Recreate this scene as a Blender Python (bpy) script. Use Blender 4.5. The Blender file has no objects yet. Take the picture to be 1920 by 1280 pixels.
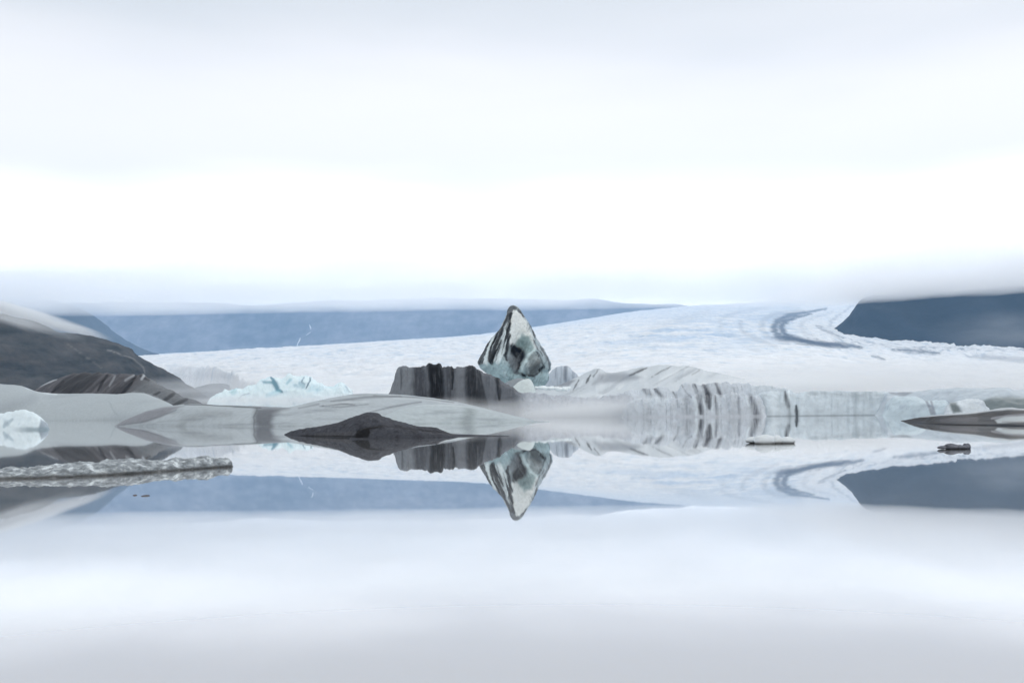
import bpy, bmesh, math
import numpy as np
from mathutils import Matrix, Vector
from mathutils.bvhtree import BVHTree

scene = bpy.context.scene
C = scene.collection
R = math.radians

# ------------------------------------------------------------------ camera
F = 1867.0            # focal length in photo pixels (35 mm on a 36 mm sensor)
CAM_H = 1.2           # camera height above the lake
CX, CY = 960.0, 764.8 # where the level optical axis meets the photo
ROLL = 0.0138
FH = F * CAM_H
cam_data = bpy.data.cameras.new('camera')
cam_data.lens = 35.0
cam_data.sensor_width = 36.0
cam_data.shift_y = (CY - 640.0) / 1920.0
cam_data.clip_start = 0.1
cam_data.clip_end = 60000.0
cam = bpy.data.objects.new('camera', cam_data)
cam.matrix_world = Matrix.Translation((0, 0, CAM_H)) @ Matrix.Rotation(R(90), 4, 'X') @ Matrix.Rotation(-ROLL, 4, 'Z')
C.objects.link(cam)
scene.camera = cam

# ------------------------------------------------------------------ sky
SUN_EL, SUN_AZ = R(42), R(28)      # azimuth from +Y towards +X
world = bpy.data.worlds.new('World')
scene.world = world
world.use_nodes = True
wn, wl_ = world.node_tree.nodes, world.node_tree.links
wn.clear()
w_out = wn.new('ShaderNodeOutputWorld')
w_bg = wn.new('ShaderNodeBackground')
w_bg.inputs['Strength'].default_value = 0.1
w_sky = wn.new('ShaderNodeTexSky')
w_sky.sky_type = 'NISHITA'
w_sky.sun_disc = False
w_sky.sun_elevation = SUN_EL
w_sky.sun_rotation = SUN_AZ
w_tc = wn.new('ShaderNodeTexCoord')
w_sep = wn.new('ShaderNodeSeparateXYZ')
wl_.new(w_tc.outputs['Generated'], w_sep.inputs[0])
# overcast layer: bright low band, greyer overhead, broad soft streaks
w_map = wn.new('ShaderNodeMapping')
w_map.inputs['Scale'].default_value = (1.0, 1.0, 5.0)
wl_.new(w_tc.outputs['Generated'], w_map.inputs['Vector'])
w_noise = wn.new('ShaderNodeTexNoise')
w_noise.inputs['Scale'].default_value = 2.3
w_noise.inputs['Detail'].default_value = 3.0
w_noise.inputs['Roughness'].default_value = 0.45
wl_.new(w_map.outputs[0], w_noise.inputs['Vector'])
w_add = wn.new('ShaderNodeMath'); w_add.operation = 'MULTIPLY_ADD'
w_add.inputs[1].default_value = 0.13
wl_.new(w_noise.outputs['Fac'], w_add.inputs[0])
wl_.new(w_sep.outputs['Z'], w_add.inputs[2])
w_ramp = wn.new('ShaderNodeValToRGB')
w_ramp.color_ramp.interpolation = 'EASE'
els = w_ramp.color_ramp.elements
els[0].position = 0.21; els[0].color = (1.0, 0.98, 0.96, 1)
els[1].position = 0.31; els[1].color = (0.525, 0.495, 0.472, 1)
e = els.new(0.47); e.color = (0.352, 0.350, 0.343, 1)
e = els.new(0.95); e.color = (0.352, 0.350, 0.343, 1)
wl_.new(w_add.outputs[0], w_ramp.inputs[0])
w_scale = wn.new('ShaderNodeVectorMath'); w_scale.operation = 'SCALE'
w_scale.inputs['Scale'].default_value = 15.4
wl_.new(w_ramp.outputs['Color'], w_scale.inputs[0])
w_mix = wn.new('ShaderNodeMix'); w_mix.data_type = 'RGBA'
w_mix.inputs['Factor'].default_value = 0.94      # cloud cover
wl_.new(w_sky.outputs['Color'], w_mix.inputs['A'])
wl_.new(w_scale.outputs['Vector'], w_mix.inputs['B'])
wl_.new(w_mix.outputs['Result'], w_bg.inputs['Color'])
wl_.new(w_bg.outputs[0], w_out.inputs['Surface'])

# ------------------------------------------------------------------ sun behind the overcast
sun_data = bpy.data.lights.new('sun', 'SUN')
sun_data.energy = 0.6
sun_data.angle = R(25)
sun_data.color = (1.0, 0.985, 0.965)
sun = bpy.data.objects.new('sun', sun_data)
sd = Vector((math.sin(SUN_AZ) * math.cos(SUN_EL), math.cos(SUN_AZ) * math.cos(SUN_EL), math.sin(SUN_EL)))
sun.rotation_euler = sd.to_track_quat('Z', 'Y').to_euler()
sun.location = sd * 100
C.objects.link(sun)

# ------------------------------------------------------------------ exposure and render settings
vs = scene.view_settings
vs.view_transform = 'Standard'
vs.look = 'None'
vs.exposure = 0.64
vs.gamma = 1.0
vs.use_curve_mapping = False
cy = scene.cycles
cy.use_denoising = True
try:
    cy.denoiser = 'OPENIMAGEDENOISE'
except Exception:
    pass
cy.max_bounces = 14
cy.diffuse_bounces = 3
cy.glossy_bounces = 3
cy.volume_bounces = 12
cy.sample_clamp_indirect = 6.0
cy.caustics_reflective = False
cy.use_adaptive_sampling = False

# ------------------------------------------------------------------ helpers: photo pixel <-> world
CR, SR = math.cos(ROLL), math.sin(ROLL)
def uv(px, py):
    dx = np.asarray(px, float) - CX
    dy = CY - np.asarray(py, float)
    return dx * CR + dy * SR, -dx * SR + dy * CR
def at(px, py, D):
    u, v = uv(px, py)
    return np.stack(np.broadcast_arrays(D * u / F, D + 0 * u, CAM_H + D * v / F), -1)
def proj(P):
    u = P[..., 0] / P[..., 1] * F
    v = (P[..., 2] - CAM_H) / P[..., 1] * F
    return CX + u * CR - v * SR, CY - (u * SR + v * CR)
def horizon(px):
    return CY - (np.asarray(px, float) - CX) * math.tan(ROLL)

# ------------------------------------------------------------------ helpers: noise
_rng = np.random.RandomState(7)
_perm = np.concatenate([_rng.permutation(256)] * 3)
_g = _rng.normal(size=(256, 3)); _g /= np.linalg.norm(_g, axis=1)[:, None]
def perlin(P):
    P = np.asarray(P, float)
    i = np.floor(P).astype(int); f = P - i
    w = f * f * f * (f * (f * 6 - 15) + 10)
    i &= 255
    out = 0.0
    for a in (0, 1):
        for b in (0, 1):
            for c in (0, 1):
                h = _perm[_perm[_perm[(i[..., 0] + a) & 255] + ((i[..., 1] + b) & 255)] + ((i[..., 2] + c) & 255)]
                g = _g[h]
                d = g[..., 0] * (f[..., 0] - a) + g[..., 1] * (f[..., 1] - b) + g[..., 2] * (f[..., 2] - c)
                out = out + d * np.where(a, w[..., 0], 1 - w[..., 0]) * np.where(b, w[..., 1], 1 - w[..., 1]) * np.where(c, w[..., 2], 1 - w[..., 2])
    return out * 1.6
def fbm(P, octaves=4, gain=0.5, seed=0):
    P = np.asarray(P, float) + seed * 17.31
    s, a, n = 0.0, 1.0, 0.0
    for k in range(octaves):
        s = s + a * perlin(P * 2 ** k + k * 5.7); n += a; a *= gain
    return s / n
def ridged(P, octaves=4, gain=0.5, seed=0):
    P = np.asarray(P, float) + seed * 13.7
    s, a, n = 0.0, 1.0, 0.0
    for k in range(octaves):
        s = s + a * (1 - 2.2 * np.abs(perlin(P * 2 ** k + k * 3.1))); n += a; a *= gain
    return s / n
def stretch(P, sx, sy, sz):
    return P / np.array([sx, sy, sz], float)

# ------------------------------------------------------------------ helpers: curves and painting in photo pixels
def pchip(xs, ys, x):
    xs, ys = np.asarray(xs, float), np.asarray(ys, float)
    if len(xs) == 1:
        return np.full_like(np.asarray(x, float), ys[0])
    h = np.diff(xs); dl = np.diff(ys) / h
    m = np.zeros_like(ys)
    m[0], m[-1] = dl[0], dl[-1]
    for k in range(1, len(xs) - 1):
        if dl[k - 1] * dl[k] > 0:
            w1, w2 = 2 * h[k] + h[k - 1], h[k] + 2 * h[k - 1]
            m[k] = (w1 + w2) / (w1 / dl[k - 1] + w2 / dl[k])
    x = np.clip(x, xs[0], xs[-1])
    k = np.clip(np.searchsorted(xs, x, side='right') - 1, 0, len(xs) - 2)
    t = (x - xs[k]) / h[k]
    return ((1 + 2 * t) * (1 - t) ** 2 * ys[k] + t * (1 - t) ** 2 * h[k] * m[k]
            + t * t * (3 - 2 * t) * ys[k + 1] + t * t * (t - 1) * h[k] * m[k + 1])
def curve(pairs, x):
    if not isinstance(pairs, (list, tuple)):
        return np.full_like(np.asarray(x, float), float(pairs))
    a = np.array(pairs, float)
    return pchip(a[:, 0], a[:, 1], x)
def smooth(e0, e1, x):
    t = np.clip((x - e0) / (e1 - e0), 0, 1)
    return t * t * (3 - 2 * t)
def stroke(px, py, pts, w, soft=0.5):
    """mask of a polyline with half-width w (number or one per point), soft = share of w that fades"""
    pts = np.array(pts, float)
    ws = np.full(len(pts), float(w)) if np.isscalar(w) else np.array(w, float)
    best = np.zeros_like(px)
    for k in range(len(pts) - 1):
        a, b = pts[k], pts[k + 1]
        d = b - a; L2 = max(d @ d, 1e-9)
        t = np.clip(((px - a[0]) * d[0] + (py - a[1]) * d[1]) / L2, 0, 1)
        dist = np.hypot(px - a[0] - t * d[0], py - a[1] - t * d[1])
        ww = ws[k] + (ws[k + 1] - ws[k]) * t
        best = np.maximum(best, 1 - smooth(ww * (1 - soft), ww * (1 + soft) + 1e-6, dist))
    return best
def poly(px, py, pts, soft=2.0):
    pts = np.array(pts, float)
    inside = np.zeros(px.shape, bool); dist = np.full(px.shape, 1e9)
    for k in range(len(pts)):
        a, b = pts[k - 1], pts[k]
        cond = ((a[1] > py) != (b[1] > py))
        xi = a[0] + (py - a[1]) * (b[0] - a[0]) / (b[1] - a[1] if b[1] != a[1] else 1e-9)
        inside ^= cond & (px < xi)
        d = b - a; L2 = max(d @ d, 1e-9)
        t = np.clip(((px - a[0]) * d[0] + (py - a[1]) * d[1]) / L2, 0, 1)
        dist = np.minimum(dist, np.hypot(px - a[0] - t * d[0], py - a[1] - t * d[1]))
    return smooth(-soft, soft, np.where(inside, dist, -dist))
def s2l(rgb):
    c = np.array(rgb, float) / 255
    return np.where(c <= 0.04045, c / 12.92, ((c + 0.055) / 1.055) ** 2.4)
def blend(col, mask, rgb, k=1.0):
    m = (mask * k)[..., None]
    return col * (1 - m) + np.asarray(rgb, float) * m

# ------------------------------------------------------------------ helpers: materials
def nd(nt, t): return nt.nodes.new(t)
def make_surface(name, rough=0.5, spec=0.4, noise_scale=1.0, noise_amt=0.18, bump_scale=2.0, bump=0.3, bump_dist=0.05, sub=0.0, bump_stretch=(1, 1, 1)):
    """colour attribute 'col' varied by fine procedural grain, with procedural relief"""
    m = bpy.data.materials.new(name); m.use_nodes = True
    nt = m.node_tree; L = nt.links
    p = nt.nodes['Principled BSDF']
    at_ = nd(nt, 'ShaderNodeAttribute'); at_.attribute_name = 'col'
    tc = nd(nt, 'ShaderNodeTexCoord')
    n1 = nd(nt, 'ShaderNodeTexNoise'); n1.inputs['Scale'].default_value = noise_scale
    n1.inputs['Detail'].default_value = 8; n1.inputs['Roughness'].default_value = 0.65
    L.new(tc.outputs['Object'], n1.inputs['Vector'])
    mr = nd(nt, 'ShaderNodeMapRange')
    mr.inputs['From Min'].default_value = 0.25; mr.inputs['From Max'].default_value = 0.75
    mr.inputs['To Min'].default_value = 1 - noise_amt; mr.inputs['To Max'].default_value = 1 + noise_amt
    L.new(n1.outputs['Fac'], mr.inputs['Value'])
    sc_ = nd(nt, 'ShaderNodeVectorMath'); sc_.operation = 'SCALE'
    L.new(at_.outputs['Color'], sc_.inputs[0]); L.new(mr.outputs['Result'], sc_.inputs['Scale'])
    L.new(sc_.outputs['Vector'], p.inputs['Base Color'])
    mp = nd(nt, 'ShaderNodeMapping'); mp.inputs['Scale'].default_value = bump_stretch
    L.new(tc.outputs['Object'], mp.inputs['Vector'])
    n2 = nd(nt, 'ShaderNodeTexNoise'); n2.inputs['Scale'].default_value = bump_scale
    n2.inputs['Detail'].default_value = 6; n2.inputs['Roughness'].default_value = 0.6
    L.new(mp.outputs[0], n2.inputs['Vector'])
    b = nd(nt, 'ShaderNodeBump'); b.inputs['Strength'].default_value = bump; b.inputs['Distance'].default_value = bump_dist
    L.new(n2.outputs['Fac'], b.inputs['Height']); L.new(b.outputs[0], p.inputs['Normal'])
    p.inputs['Roughness'].default_value = rough
    p.inputs['Specular IOR Level'].default_value = spec
    if sub:
        p.inputs['Subsurface Weight'].default_value = sub
        p.inputs['Subsurface Radius'].default_value = (0.3, 0.6, 0.8)
        p.inputs['Subsurface Scale'].default_value = 0.2
    return m
def make_volume(name, color, density, anis=0.0):
    m = bpy.data.materials.new(name); m.use_nodes = True
    nt = m.node_tree; nt.nodes.clear()
    o = nd(nt, 'ShaderNodeOutputMaterial'); v = nd(nt, 'ShaderNodeVolumePrincipled')
    v.inputs['Color'].default_value = (*color, 1); v.inputs['Density'].default_value = density
    v.inputs['Anisotropy'].default_value = anis
    nt.links.new(v.outputs[0], o.inputs['Volume'])
    return m

# ------------------------------------------------------------------ helpers: objects
def tag(o, label=None, cat=None, group=None, kind=None):
    for k, v in (('label', label), ('category', cat), ('group', group), ('kind', kind)):
        if v: o[k] = v
    return o
def mesh_obj(name, P, faces, mat, col=None, parent=None, base=None, flat=False, solid=False):
    P = np.asarray(P, float).reshape(-1, 3)
    if parent is not None:
        base = np.array(parent.location)
    elif base is None:
        base = np.array([P[:, 0].mean(), P[:, 1].mean(), max(P[:, 2].min(), 0.0)])
    me = bpy.data.meshes.new(name)
    faces = np.asarray(faces, np.int32)
    n = faces.shape[1]
    me.vertices.add(len(P)); me.vertices.foreach_set('co', (P - base).astype(np.float32).ravel())
    me.loops.add(faces.size); me.loops.foreach_set('vertex_index', faces.ravel())
    me.polygons.add(len(faces)); me.polygons.foreach_set('loop_start', np.arange(0, faces.size, n, dtype=np.int32))
    me.polygons.foreach_set('use_smooth', np.full(len(faces), not flat))
    me.update(calc_edges=True); me.validate()
    if col is not None:
        a = me.attributes.new('col', 'FLOAT_COLOR', 'POINT')
        c = np.ones((len(P), 4), np.float32); c[:, :3] = np.clip(np.asarray(col).reshape(-1, 3), 0, 0.95)
        a.data.foreach_set('color', c.ravel())
    if solid:
        bm = bmesh.new(); bm.from_mesh(me)
        bmesh.ops.remove_doubles(bm, verts=bm.verts, dist=1e-4)
        bmesh.ops.recalc_face_normals(bm, faces=bm.faces)
        bm.to_mesh(me); bm.free()
    if mat: me.materials.append(mat)
    o = bpy.data.objects.new(name, me)
    C.objects.link(o)
    if parent is not None: o.parent = parent
    else: o.location = base
    return o
def empty(name, loc):
    o = bpy.data.objects.new(name, None); C.objects.link(o); o.location = tuple(float(c) for c in loc)
    o.empty_display_size = 0.5
    return o
def grid_faces(ni, nj, wrap_j=False):
    i = np.arange(ni - 1)[:, None]; j = np.arange(nj if wrap_j else nj - 1)[None, :]
    j2 = (j + 1) % nj
    return np.stack([i * nj + j, (i + 1) * nj + j, (i + 1) * nj + j2, i * nj + j2], -1).reshape(-1, 4)
def grid_normals(P, wrap_j=False):
    di = np.gradient(P, axis=0)
    if wrap_j:
        dj = (np.roll(P, -1, 1) - np.roll(P, 1, 1)) / 2
    else:
        dj = np.gradient(P, axis=1)
    n = np.cross(di, dj)
    n /= np.linalg.norm(n, axis=-1, keepdims=True) + 1e-9
    return n

WALL = [(0, -.15), (0.02, 0), (.22, .45), (.5, .82), (.75, .95), (1, 1), (1.3, .93), (1.7, .6), (2, -.15)]
CLIFF = [(0, -.15), (0.02, 0), (.12, .5), (.22, .85), (.4, .97), (1, 1), (1.5, .9), (2, -.15)]
MOUND = [(0, -.12), (0.01, 0), (.12, .26), (.32, .56), (.58, .82), (.8, .95), (1, 1), (1.25, .94), (1.65, .62), (2, -.12)]
SLOPE = [(0, -.12), (0.01, 0), (.25, .28), (.5, .55), (.75, .82), (.93, .97), (1, 1), (1.1, .97), (1.5, .6), (2, -.12)]
ROLLTOP = [(0, -.4), (0, 0), (.06, .4), (.25, .75), (.6, .96), (1, 1), (1.4, .93), (1.8, .6), (2, -.4)]

def loft(tops, wl, fd, bd, prof=MOUND, step=1.5, nprof=56, sink=1.0):
    """a body of ice or rock from its skyline: for each column the waterline gives the distance,
    the skyline the crest height; prof is the cross-section front foot -> crest -> back foot"""
    t = np.array(tops, float)
    px = np.arange(t[0, 0], t[-1, 0] + step * .5, step)
    top = pchip(t[:, 0], t[:, 1], px)
    if isinstance(wl, tuple) and wl[0] == 'D':
        Df = curve(wl[1], px)
    else:
        Df = FH / np.maximum(curve(wl, px) - horizon(px), 2.0)
    fdv, bdv = curve(fd, px), curve(bd, px)
    Dc = Df + fdv
    u, v = uv(px, top)
    zc = np.maximum(CAM_H + Dc * v / F, 0.01)
    pr = np.array(prof, float)
    arc = np.concatenate([[0], np.cumsum(np.hypot(np.diff(pr[:, 0]), 1.4 * np.diff(pr[:, 1])))])
    s = np.linspace(0, arc[-1], nprof)
    a, b = pchip(arc, pr[:, 0], s), pchip(arc, pr[:, 1], s)
    D = np.where(a[None] <= 1, Df[:, None] + a[None] * fdv[:, None], Dc[:, None] + (a[None] - 1) * bdv[:, None])
    z = np.where(b[None] >= 0, b[None] * zc[:, None], b[None] * sink * np.maximum(zc[:, None], 0.6))
    X = D * (u / F)[:, None]
    return np.stack([X, D, z], -1)
def displace(P, amt, wrap=False):
    return P + grid_normals(P, wrap) * np.asarray(amt)[..., None] * 1.0

def facing_fix(P):
    """make sure normals point to the camera/up"""
    n = grid_normals(P)
    return P[::-1] if (n[..., 2].mean() < 0) else P

def berg(name, P, col_fn, mat, parent=None, noise=None):
    P = facing_fix(P)
    if noise is not None:
        P = displace(P, noise(P))
    px, py = proj(P)
    col = col_fn(P, px, py)
    return mesh_obj(name, P, grid_faces(P.shape[0], P.shape[1]), mat, col, parent)

def ellipsoid(c, r, nu=32, nv=20, lump=0.0, scale=1.0, seed=0, rot=0.0):
    th = np.linspace(0, np.pi, nv)[:, None]; ph = np.linspace(0, 2 * np.pi, nu, endpoint=False)[None]
    P = np.stack([np.sin(th) * np.cos(ph), np.sin(th) * np.sin(ph), np.cos(th) + 0 * ph], -1)
    if lump:
        P = P * (1 + lump * fbm(P * scale, 3, seed=seed))[..., None]
    P = P * np.array(r, float)
    cr, sr = math.cos(rot), math.sin(rot)
    P = np.stack([P[..., 0] * cr - P[..., 1] * sr, P[..., 0] * sr + P[..., 1] * cr, P[..., 2]], -1)
    return P + np.array(c, float)

# ------------------------------------------------------------------ materials
M_ICE = make_surface('grey_ice', rough=0.6, spec=0.12, noise_scale=1.3, noise_amt=0.10, bump_scale=1.2, bump=0.35, bump_dist=0.12)
M_SMOOTH = make_surface('smooth_silty_ice', rough=0.6, spec=0.08, noise_scale=2.2, noise_amt=0.13, bump_scale=2.2, bump=0.5, bump_dist=0.10)
M_WALL = make_surface('streaked_ice_wall', rough=0.65, spec=0.08, noise_scale=1.6, noise_amt=0.14, bump_scale=1.6, bump=0.45, bump_dist=0.20, bump_stretch=(1.6, 1.6, 0.9))
M_SPIRE = make_surface('wet_glassy_ice', rough=0.55, spec=0.12, noise_scale=1.6, noise_amt=0.16, bump_scale=1.5, bump=0.6, bump_dist=0.25)
M_WHITE = make_surface('white_ice', rough=0.6, spec=0.15, noise_scale=2.0, noise_amt=0.05, bump_scale=3.0, bump=0.3, bump_dist=0.04)
M_GRIT = make_surface('gritty_black_ice', rough=0.8, spec=0.08, noise_scale=9.0, noise_amt=0.35, bump_scale=9.0, bump=0.6, bump_dist=0.03)
M_CRUST = make_surface('crusted_ice', rough=0.7, spec=0.15, noise_scale=16.0, noise_amt=0.28, bump_scale=14.0, bump=0.7, bump_dist=0.03)
M_ROCK = make_surface('mountain_rock', rough=0.9, spec=0.1, noise_scale=0.012, noise_amt=0.25, bump_scale=0.01, bump=0.6, bump_dist=20.0)
M_HILL = make_surface('moraine_slope', rough=0.9, spec=0.1, noise_scale=0.06, noise_amt=0.40, bump_scale=0.08, bump=0.8, bump_dist=4.0)
M_GLACIER = make_surface('glacier_surface', rough=0.7, spec=0.2, noise_scale=0.045, noise_amt=0.14, bump_scale=0.05, bump=1.0, bump_dist=8.0)

# ================================================================== SETTING
# ------------------------------------------------------------------ lake
m = bpy.data.materials.new('glacial_lake_water'); m.use_nodes = True
p = m.node_tree.nodes['Principled BSDF']
p.inputs['Base Color'].default_value = (0.35, 0.365, 0.38, 1)     # milky with rock flour
p.inputs['Roughness'].default_value = 0.015
p.inputs['Coat Weight'].default_value = 0.85
p.inputs['Coat IOR'].default_value = 1.6
p.inputs['Coat Roughness'].default_value = 0.015
p.inputs['IOR'].default_value = 1.33
# the long calm leaves no ripple: only slow patches of slightly different smoothness
nt = m.node_tree
tc = nd(nt, 'ShaderNodeTexCoord'); mp = nd(nt, 'ShaderNodeMapping'); mp.inputs['Scale'].default_value = (0.05, 0.02, 1)
nz = nd(nt, 'ShaderNodeTexNoise'); nz.inputs['Scale'].default_value = 1.0; nz.inputs['Detail'].default_value = 3
mr = nd(nt, 'ShaderNodeMapRange'); mr.inputs['From Min'].default_value = .35; mr.inputs['From Max'].default_value = .65
mr.inputs['To Min'].default_value = 0.010; mr.inputs['To Max'].default_value = 0.030
nt.links.new(tc.outputs['Object'], mp.inputs[0]); nt.links.new(mp.outputs[0], nz.inputs['Vector'])
nt.links.new(nz.outputs['Fac'], mr.inputs['Value'])
nt.links.new(mr.outputs['Result'], p.inputs['Roughness']); nt.links.new(mr.outputs['Result'], p.inputs['Coat Roughness'])
xs = np.linspace(-9000, 9000, 19); ys = np.concatenate([[-300, -50, 0, 50, 150, 400], np.linspace(1000, 10500, 12)])
W = np.stack(np.meshgrid(xs, ys), -1)
W = np.concatenate([W, np.zeros(W.shape[:2] + (1,))], -1)
tag(mesh_obj('lake_water', W, grid_faces(len(ys), len(xs))[:, ::-1], m, base=np.zeros(3)), kind='structure')

# ------------------------------------------------------------------ glacier
DG = np.exp(np.linspace(math.log(680), math.log(6400), 420))
PXG = np.arange(-160, 2080, 2.6)
hz = horizon(PXG)
v3 = curve([(-160, 692), (150, 676), (290, 669), (420, 662), (560, 654), (720, 644), (900, 634), (1000, 626), (1100, 616), (1200, 609), (1300, 606), (1400, 608), (1480, 613), (1555, 625), (1600, 638), (1700, 648), (1800, 652), (1920, 655), (2080, 658)], PXG)
v6 = curve([(-160, 690), (150, 674), (290, 665), (420, 658), (560, 650), (720, 640), (900, 628), (1000, 614), (1100, 599), (1200, 585), (1300, 576), (1400, 571), (1480, 567), (1600, 560), (2080, 548)], PXG)
U, V3 = uv(PXG, v3); _, V6 = uv(PXG, v6)
w1 = (np.clip((DG - 680) / 1620, 0, 1)) ** 0.62
w2 = (np.clip((DG - 2300) / 3700, 0, 1.12)) ** 0.85
V0 = 18.0
Vg = V0 + (V3[:, None] - V0) * w1[None] + (V6 - V3)[:, None] * w2[None]
gstart = 680 + 950 * smooth(560, 330, PXG)
front = smooth(0, 90, DG[None] - gstart[:, None])
Pg = np.stack([U[:, None] / F * DG[None], DG[None] + 0 * U[:, None], (CAM_H + DG[None] * Vg / F) * front - 2 * (1 - front)], -1)
wx = 30 * fbm(stretch(Pg, 160, 160, 1e6), 2, seed=33); wy = 30 * fbm(stretch(Pg, 160, 160, 1e6), 2, seed=34)
flow = np.stack([(Pg[..., 0] + wx) * 0.8 + (Pg[..., 1] + wy) * 0.25, (Pg[..., 1] + wy) * 0.8 - Pg[..., 0] * 0.25, 0 * Pg[..., 0]], -1)
cre = ridged(stretch(flow, 95, 38, 1), 4, 0.55, seed=2)
big = fbm(stretch(flow, 420, 260, 1), 3, seed=5)
rough_zone = (0.55 * smooth(1350, 1650, PXG))[:, None] + 0.55 + 0.45 * smooth(-0.3, 0.4, fbm(stretch(flow, 700, 300, 1), 2, seed=9))
Pg[..., 2] += front * (9.0 * rough_zone * (cre - 0.35) * (0.6 + 0.4 * smooth(700, 1600, DG))[None] + 9 * big)
pxg, pyg = proj(Pg)
snow = np.array([0.91, 0.93, 0.945])
colg = np.ones(Pg.shape) * snow
cm = smooth(0.25, -0.35, cre)
colg = blend(colg, np.clip(cm * rough_zone, 0, 1), (0.34, 0.50, 0.67), 0.5)
fine = fbm(stretch(flow, 24, 20, 1), 4, 0.6, seed=12)
colg = blend(colg, smooth(0.02, 0.4, fine), (0.42, 0.57, 0.72), 0.5)
colg = blend(colg, smooth(0.05, 0.4, -fine), (0.88, 0.89, 0.90), 0.7)
streak = fbm(stretch(flow, 90, 60, 1), 5, .65, seed=21)
blue_zone = poly(pxg, pyg, [(1130, 640), (1230, 605), (1330, 590), (1480, 580), (1500, 640), (1400, 650), (1260, 650)], 26)
colg = blend(colg, smooth(-0.35, 0.35, streak) * (0.06 + 0.75 * blue_zone), (0.38, 0.54, 0.73), 0.8)
colg = blend(colg, smooth(655, 690, pyg), (0.88, 0.89, 0.90), 0.45)
jx, jy = pxg + 8 * fbm(stretch(flow, 60, 40, 1), 4, seed=30), pyg + 3.0 * fbm(stretch(flow, 60, 40, 1), 3, seed=31)
debris = (0.045, 0.085, 0.15)
for pts, w, k in [
    ([(1550, 579), (1515, 584), (1477, 592), (1458, 603), (1451, 615), (1453, 625), (1465, 633), (1490, 638), (1552, 647), (1590, 652)], [1, 2, 3, 4.5, 5, 4.5, 4, 3, 3.4, 1], .85),
    ([(1520, 589), (1490, 595), (1470, 605), (1466, 616), (1474, 630), (1515, 640), (1570, 646), (1618, 651)], [.8, 2, 3.4, 4, 3.6, 3, 3.6, 1.5], .9),
    ([(1672, 655), (1702, 657), (1765, 662)], [1.2, 2.6, 1.2], .8),
    ([(1632, 667), (1645, 670), (1656, 675)], [1, 2.6, 1.2], .7),
    ([(1810, 667), (1860, 670), (1915, 675), (1990, 680)], [1.5, 3, 4, 4], .4),
    ([(1600, 572), (1560, 600), (1556, 612)], [1, 2, 2], .3),
    ([(1390, 603), (1388, 612), (1395, 625), (1430, 640), (1458, 650)], [2, 3, 3, 3, 1.5], .2),
    ([(1440, 576), (1380, 586), (1350, 598), (1352, 612)], [2, 3, 3, 3], .12),
    ([(1500, 582), (1450, 590), (1430, 602), (1428, 618), (1440, 634), (1480, 645)], [2, 3, 4, 4, 3, 2], .2),
    ([(1560, 585), (1510, 600), (1500, 612), (1512, 628), (1550, 640)], [1.5, 2.5, 3, 2.5, 1.5], .16),
    ([(1330, 584), (1270, 600), (1230, 616), (1200, 634)], [3, 5, 6, 4], .08),
    ([(1530, 610), (1552, 622), (1580, 634)], [1, 2.2, 1], .5)]:
    colg = blend(colg, stroke(jx, jy, pts, np.array(w) * 1.35, .7) * (0.85 + 0.15 * smooth(-.5, .2, fine)), debris, k)
mar = stroke(jx, jy, [(1556, 628), (1600, 641), (1700, 650), (1800, 654), (1950, 657)], 3.0, .7)
colg = blend(colg, mar * smooth(-.1, .3, fine), (0.16, 0.20, 0.26), .6)
tag(mesh_obj('glacier', Pg, grid_faces(Pg.shape[0], Pg.shape[1])[:, ::-1], M_GLACIER, colg, base=np.array([0, 680., 0])), kind='structure')

# ------------------------------------------------------------------ mountains and slopes
def mountain(name, tops, D, fd, bd, col_fn, mat, prof=SLOPE, step=4, relief=40, rs=(500, 900, 500), seed=0, nprof=70):
    P = loft(tops, ('D', D), fd, bd, prof, step, nprof)
    P = facing_fix(P)
    n = ridged(stretch(P, *rs), 5, 0.5, seed=seed)
    fadez = smooth(0, relief * 2, P[..., 2])
    P = displace(P, relief * (n - 0.4) * fadez)
    px, py = proj(P)
    o = mesh_obj(name, P, grid_faces(P.shape[0], P.shape[1]), mat, col_fn(P, px, py, n))
    tag(o, kind='structure')
    return o, P
def rock_col(base, var):
    def f(P, px, py, n):
        c = np.ones(P.shape) * np.array(base)
        g = fbm(stretch(P, 120, 300, 90), 5, .6, seed=44)           # scree chutes and darker bands
        c = c * np.clip(1 + var * n + 1.1 * var * g, .25, 4)[..., None]
        return c
    return f
far_range, P_far = mountain('mountain_range', [(-400, 578), (0, 574), (150, 570), (300, 569), (450, 566), (600, 565), (760, 562), (900, 562), (1050, 562), (1150, 565), (1300, 575), (1450, 590), (1600, 605)],
    7200, 1100, 900, rock_col((0.20, 0.195, 0.21), .7), M_ROCK, relief=45, rs=(900, 1500, 500), seed=3, step=5)
mountain('mountain_spur', [(-420, 560), (-100, 560), (0, 560), (50, 561), (85, 563), (125, 570), (150, 577), (185, 600), (220, 625), (260, 647), (300, 668), (350, 692), (420, 735)],
    [(-420, 3900), (0, 4300), (420, 4600)], 500, 700, rock_col((0.075, 0.08, 0.085), .3), M_ROCK, relief=22, rs=(260, 500, 240), seed=4, step=3)
mountain('mountain_flank', [(1528, 664), (1545, 637), (1553, 625), (1560, 616), (1571, 608), (1584, 598), (1595, 587), (1604, 574), (1614, 564), (1626, 557), (1645, 552), (1680, 548), (1760, 544), (1850, 540), (1920, 537), (2300, 525)],
    [(1528, 2330), (1700, 2250), (2300, 1900)], 380, 600, rock_col((0.011, 0.015, 0.021), .9), M_ROCK, relief=16, rs=(190, 360, 180), seed=6, step=3)

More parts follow.
